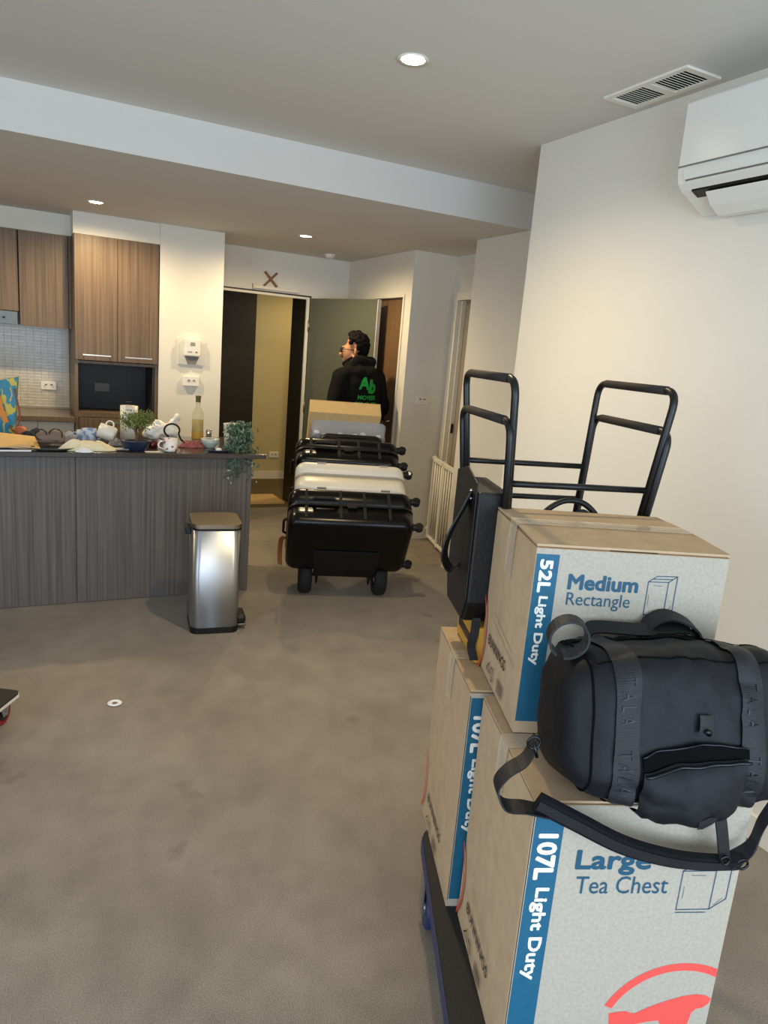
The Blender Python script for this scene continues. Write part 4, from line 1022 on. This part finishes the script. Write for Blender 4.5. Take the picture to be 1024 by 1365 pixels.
for x, r in ((-.05, .036), (.025, .042)): obj('handle', torus(B(), (x, -.028, .055), r*.8, .0035, 'Y', 24, 6), 'black_plastic', t, True)
def mug(label, px, py, m, r=.036, h=.075, tilt=None, name='mug', z=0, s=1):
    t = item(name, label, 'mug', px, py)
    body = obj('body', lathe(B(), [(0, .004), (r*.86, .002), (r, .012), (r, h), (r*.92, h), (r*.9, .01), (0, .01)], 24), m, t, True)
    hd = obj('handle', torus(B(), (r*s+.006*s, 0, h*.5), .022, .005, 'Y', 20, 6), m, t, True)
    return t
t = mug('blue and white patterned mug behind the cream cloth', 119, 590, 'cup_blue', .042, .085)
t = mug('plain blue cup next to the patterned mug', 110, 590, 'cup_blue', .034, .075, s=-1)
t = mug('white ribbed mug lying tipped on the cream cloth', 140, 592, 'ceramic', .045, .10); t.rotation_euler = (R(0), R(-72), R(-15)); t.location.z += .052; t.location.x += .06
t = item('phone', 'grey phone leaning beside the bonsai pot', 'phone', 158, 601, -.15); obj('body', bx((-.04, -.012, 0), (.06, .06, .009)), 'black_plastic', t, bevel=.003); obj('screen', bx((-.036, -.008, .009), (.056, .056, .0095)), 'screen', t)
cloth('foil_wrap', 'small silver wrapper beside the phone', 'wrapper', 153, 594, 'shell_grey', .045, .03, .06, 8.1)
# bonsai
t = item('bonsai', 'small bonsai tree in a dark blue oval pot', 'plant', 181, 600)
pot = obj('pot', lathe(B(), [(0, .002), (.062, 0), (.078, .05), (.084, .056), (.074, .056), (.07, .046), (0, .044)], 28), 'pot_blue', t, True); pot.scale = (1.05, .62, 1)
s_ = obj('soil', lathe(B(), [(0, .056), (.066, .048)], 20), 'soil', t, True); s_.scale = (1.05, .62, 1)
br = []
tr = spline([(0, 0, .045), (.008, 0, .08), (-.002, .0, .115), (.004, 0, .15)], 5)
bm = B(); tube(bm, tr, [.011-.005*i/len(tr) for i in range(len(tr))], 8)
for k in range(9):
    a = k*2.4; b0 = V((.003, 0, .10+.006*k)); b1 = b0+V((math.cos(a)*.045, math.sin(a)*.03, .035)); b2_ = b1+V((math.cos(a)*.03, math.sin(a)*.02, .025)); tube(bm, [b0, b1, b2_], [.004, .003, .0015], 6); br.append(b1); br.append(b2_)
obj('trunk', bm, 'bark', t, True)
def leaves(n, centers, rad, size, m, t, name='foliage', squash=.7):
    bm = B()
    for k in range(n):
        c = V(random.choice(centers)); p = c+V((random.gauss(0, rad), random.gauss(0, rad*.8), random.gauss(0, rad*squash)))
        Mx = T3(*p) @ Euler((random.uniform(0, 6.3), random.uniform(0, 6.3), random.uniform(0, 6.3))).to_matrix().to_4x4(); s = size*random.uniform(.7, 1.3)
        vs = [bm.verts.new(Mx @ V(q)) for q in ((-s, 0, 0), (-s*.2, s*.5, s*.15), (s, 0, 0), (-s*.2, -s*.5, s*.15))]
        bm.faces.new((vs[0], vs[1], vs[2])); bm.faces.new((vs[0], vs[2], vs[3]))
    o = obj(name, bm, m, t); o['kind'] = 'stuff'; return o
leaves(900, br+[(0, 0, .2), (.03, 0, .21), (-.03, 0, .19), (.06, 0, .17), (-.06, 0, .15)], .02, .008, 'leaf', t)
# paper canister, plastic bag
t = item('paper_towel', 'upright white paper roll with faint print behind the bonsai', 'paper roll', 172, 588)
obj('roll', lathe(B(), [(.018, .001), (.052, .001), (.053, .22), (.018, .221), (.018, .001)], 28), 'ceramic', t, True)
for k in range(5): obj('print', tube(B(), [(.0535*math.cos(a), .0535*math.sin(a), .15+.025*k-.01*(a+1.57)**2) for a in [R(-120+10*i) for i in range(5)]], .0016, 5), 'cloth_brown', t)
t = item('plastic_bag', 'crumpled white plastic bag behind the mug on the worktop', 'bag', 214, 588); t.location.z += .013
organic('body', [((-.06, 0, .045), .05, (.06, 0, .05), .052), ((.05, 0, .07), .035, (.085, 0, .125), .018), ((.085, 0, .12), .02, (.1, 0, .135), .026), ((-.07, 0, .05), .04, (-.02, 0, .09), .035)], [], 'plastic_bag', t, .009, 2, .018, 30); obj('knot', torus(B(), (.088, 0, .118), .014, .006, 'Y', 16, 6), 'plastic_bag', t, True)
# candle, printed mug with cable loop, netting
t = item('candle_jar', 'small glass jar of dark red candle wax', 'candle', 203, 597); obj('jar', lathe(B(), [(0, .001), (.03, .001), (.032, .04), (.029, .04), (.028, .005), (0, .005)], 22), 'candle_red', t, True); obj('wax', lathe(B(), [(0, .028), (.028, .028), (.028, .006), (0, .006)], 22), 'candle_red', t, True)
t = item('envelope', 'cream envelope lying under the candle jar edge', 'envelope', 206, 603, .05); obj('paper', bx((-.05, -.01, 0), (.04, .03, .002)), 'cloth_cream', t); obj('flap', prism(B(), [(-.05, .03), (.04, .03), (-.005, .008)], .002, .0028), 'cloth_white', t)
mug('white mug with red flower print at the front of the worktop', 227, 602, 'cup_print', .04, .078, s=-1)
t = item('cable_loop', 'dark cable looped upright behind the flower mug', 'cable', 228, 594); obj('cable', tube(B(), [(.004+.046*math.cos(a), .0, .095+.04*math.sin(a)) for a in [R(k) for k in range(-30, 255, 12)]]+[], .006, 8), 'black_plastic', t, True); obj('tail', tube(B(), spline([(.045, 0, .075), (.06, 0, .04), (.1, .01, .01), (.16, .0, .006)], 6), .006, 8), 'black_plastic', t, True)
t = cloth('fruit_netting', 'dusty pink netting beside the wine bottle', 'netting', 256, 596, 'net_pink', .09, .035, .035, 9.4)
for k in range(6): obj('strand', tube(B(), spline([(-.08+.02*k, -.03, .004), (-.04+.02*k, 0, .04), (.03+.015*k, .02, .012)], 5), .003, 5), 'net_pink', t, True)
# wine bottle, shaker, bowl, plate
t = item('wine_bottle', 'tall clear wine bottle half full of golden wine', 'bottle', 263, 590)
obj('glass', lathe(B(), [(0, .002), (.034, .001), (.037, .008), (.037, .175), (.034, .195), (.018, .225), (.0145, .235), (.0145, .29), (.017, .292), (.017, .302), (.013, .302)], 28), 'wine_glass', t, True)
obj('wine', lathe(B(), [(0, .004), (.034, .006), (.0345, .15), (0, .15)], 24), 'wine', t, True)
obj('label', lathe(B(), [(.0375, .03), (.0375, .075)], 28), 'wine_label', t, True)
obj('capsule', lathe(B(), [(.0155, .262), (.0155, .286), (.0178, .29), (.0178, .303), (0, .303)], 24), 'bottle_cap', t, True)
t = item('shaker', 'small brown glass shaker with metal top behind the bowl', 'shaker', 278, 590); obj('body', lathe(B(), [(0, .001), (.018, .001), (.018, .062), (0, .064)], 18), 'cloth_brown', t, True); obj('cap', lathe(B(), [(.0185, .06), (.0185, .08), (.012, .088), (0, .089)], 18), 'chrome', t, True)
t = item('bowl', 'pale grey-green ceramic bowl beside the planter', 'bowl', 280, 597); obj('bowl', lathe(B(), [(0, .003), (.028, 0), (.03, .006), (.05, .03), (.056, .056), (.053, .056), (.046, .03), (.02, .01), (0, .01)], 28), 'ceramic_grey', t, True); obj('rim', torus(B(), (0, 0, .056), .0545, .0022, 'Z', 28, 6), 'ceramic', t, True)
t = item('plate', 'dark round plate with a white crumb under the planter edge', 'plate', 291, 602); obj('plate', lathe(B(), [(0, .003), (.05, .003), (.075, .012), (.078, .012), (.055, 0), (0, 0)], 28), 'pot_blue', t, True); obj('crumb', ball(B(), (.0, -.02, .014), (.02, .012, .011), 6), 'ceramic', t, True); t.scale = (1, .55, 1)
# trailing plant
t = item('trailing_plant', 'trailing green plant in a white pot hanging over the island end', 'plant', 313, 598)
obj('pot', lathe(B(), [(0, .002), (.058, 0), (.064, .01), (.074, .15), (.077, .155), (.07, .155), (.066, .13), (0, .128)], 28), 'ceramic', t, True)
obj('soil', lathe(B(), [(0, .134), (.067, .13)], 20), 'soil', t)
cent = []; bm = B()
for k in range(24):
    sx = random.uniform(-.06, .08); dx = random.uniform(-.05, .04)
    drop = random.uniform(-.06, -.2)
    pts = spline([(sx*.5, -.02, .13), (sx, -.07, .155), (sx+dx*.5, -.11, .08), (sx+dx, -.125, -.02), (sx+dx*1.2, -.13, drop)], 6)
    tube(bm, pts, .0018, 5); cent += [tuple(p) for p in pts[6:]]+[tuple(p) for p in pts[-9:]]
obj('stem', bm, 'green_dark', t, True)
cent += [(.075, -.01, .06), (.085, -.0, .02), (.08, 0, .1), (.11, 0, .01)]
leaves(1300, cent, .02, .015, 'leaf_dusty', t); leaves(230, cent, .022, .011, 'leaf_grey', t)

bpy.data.scenes.remove(TMP)
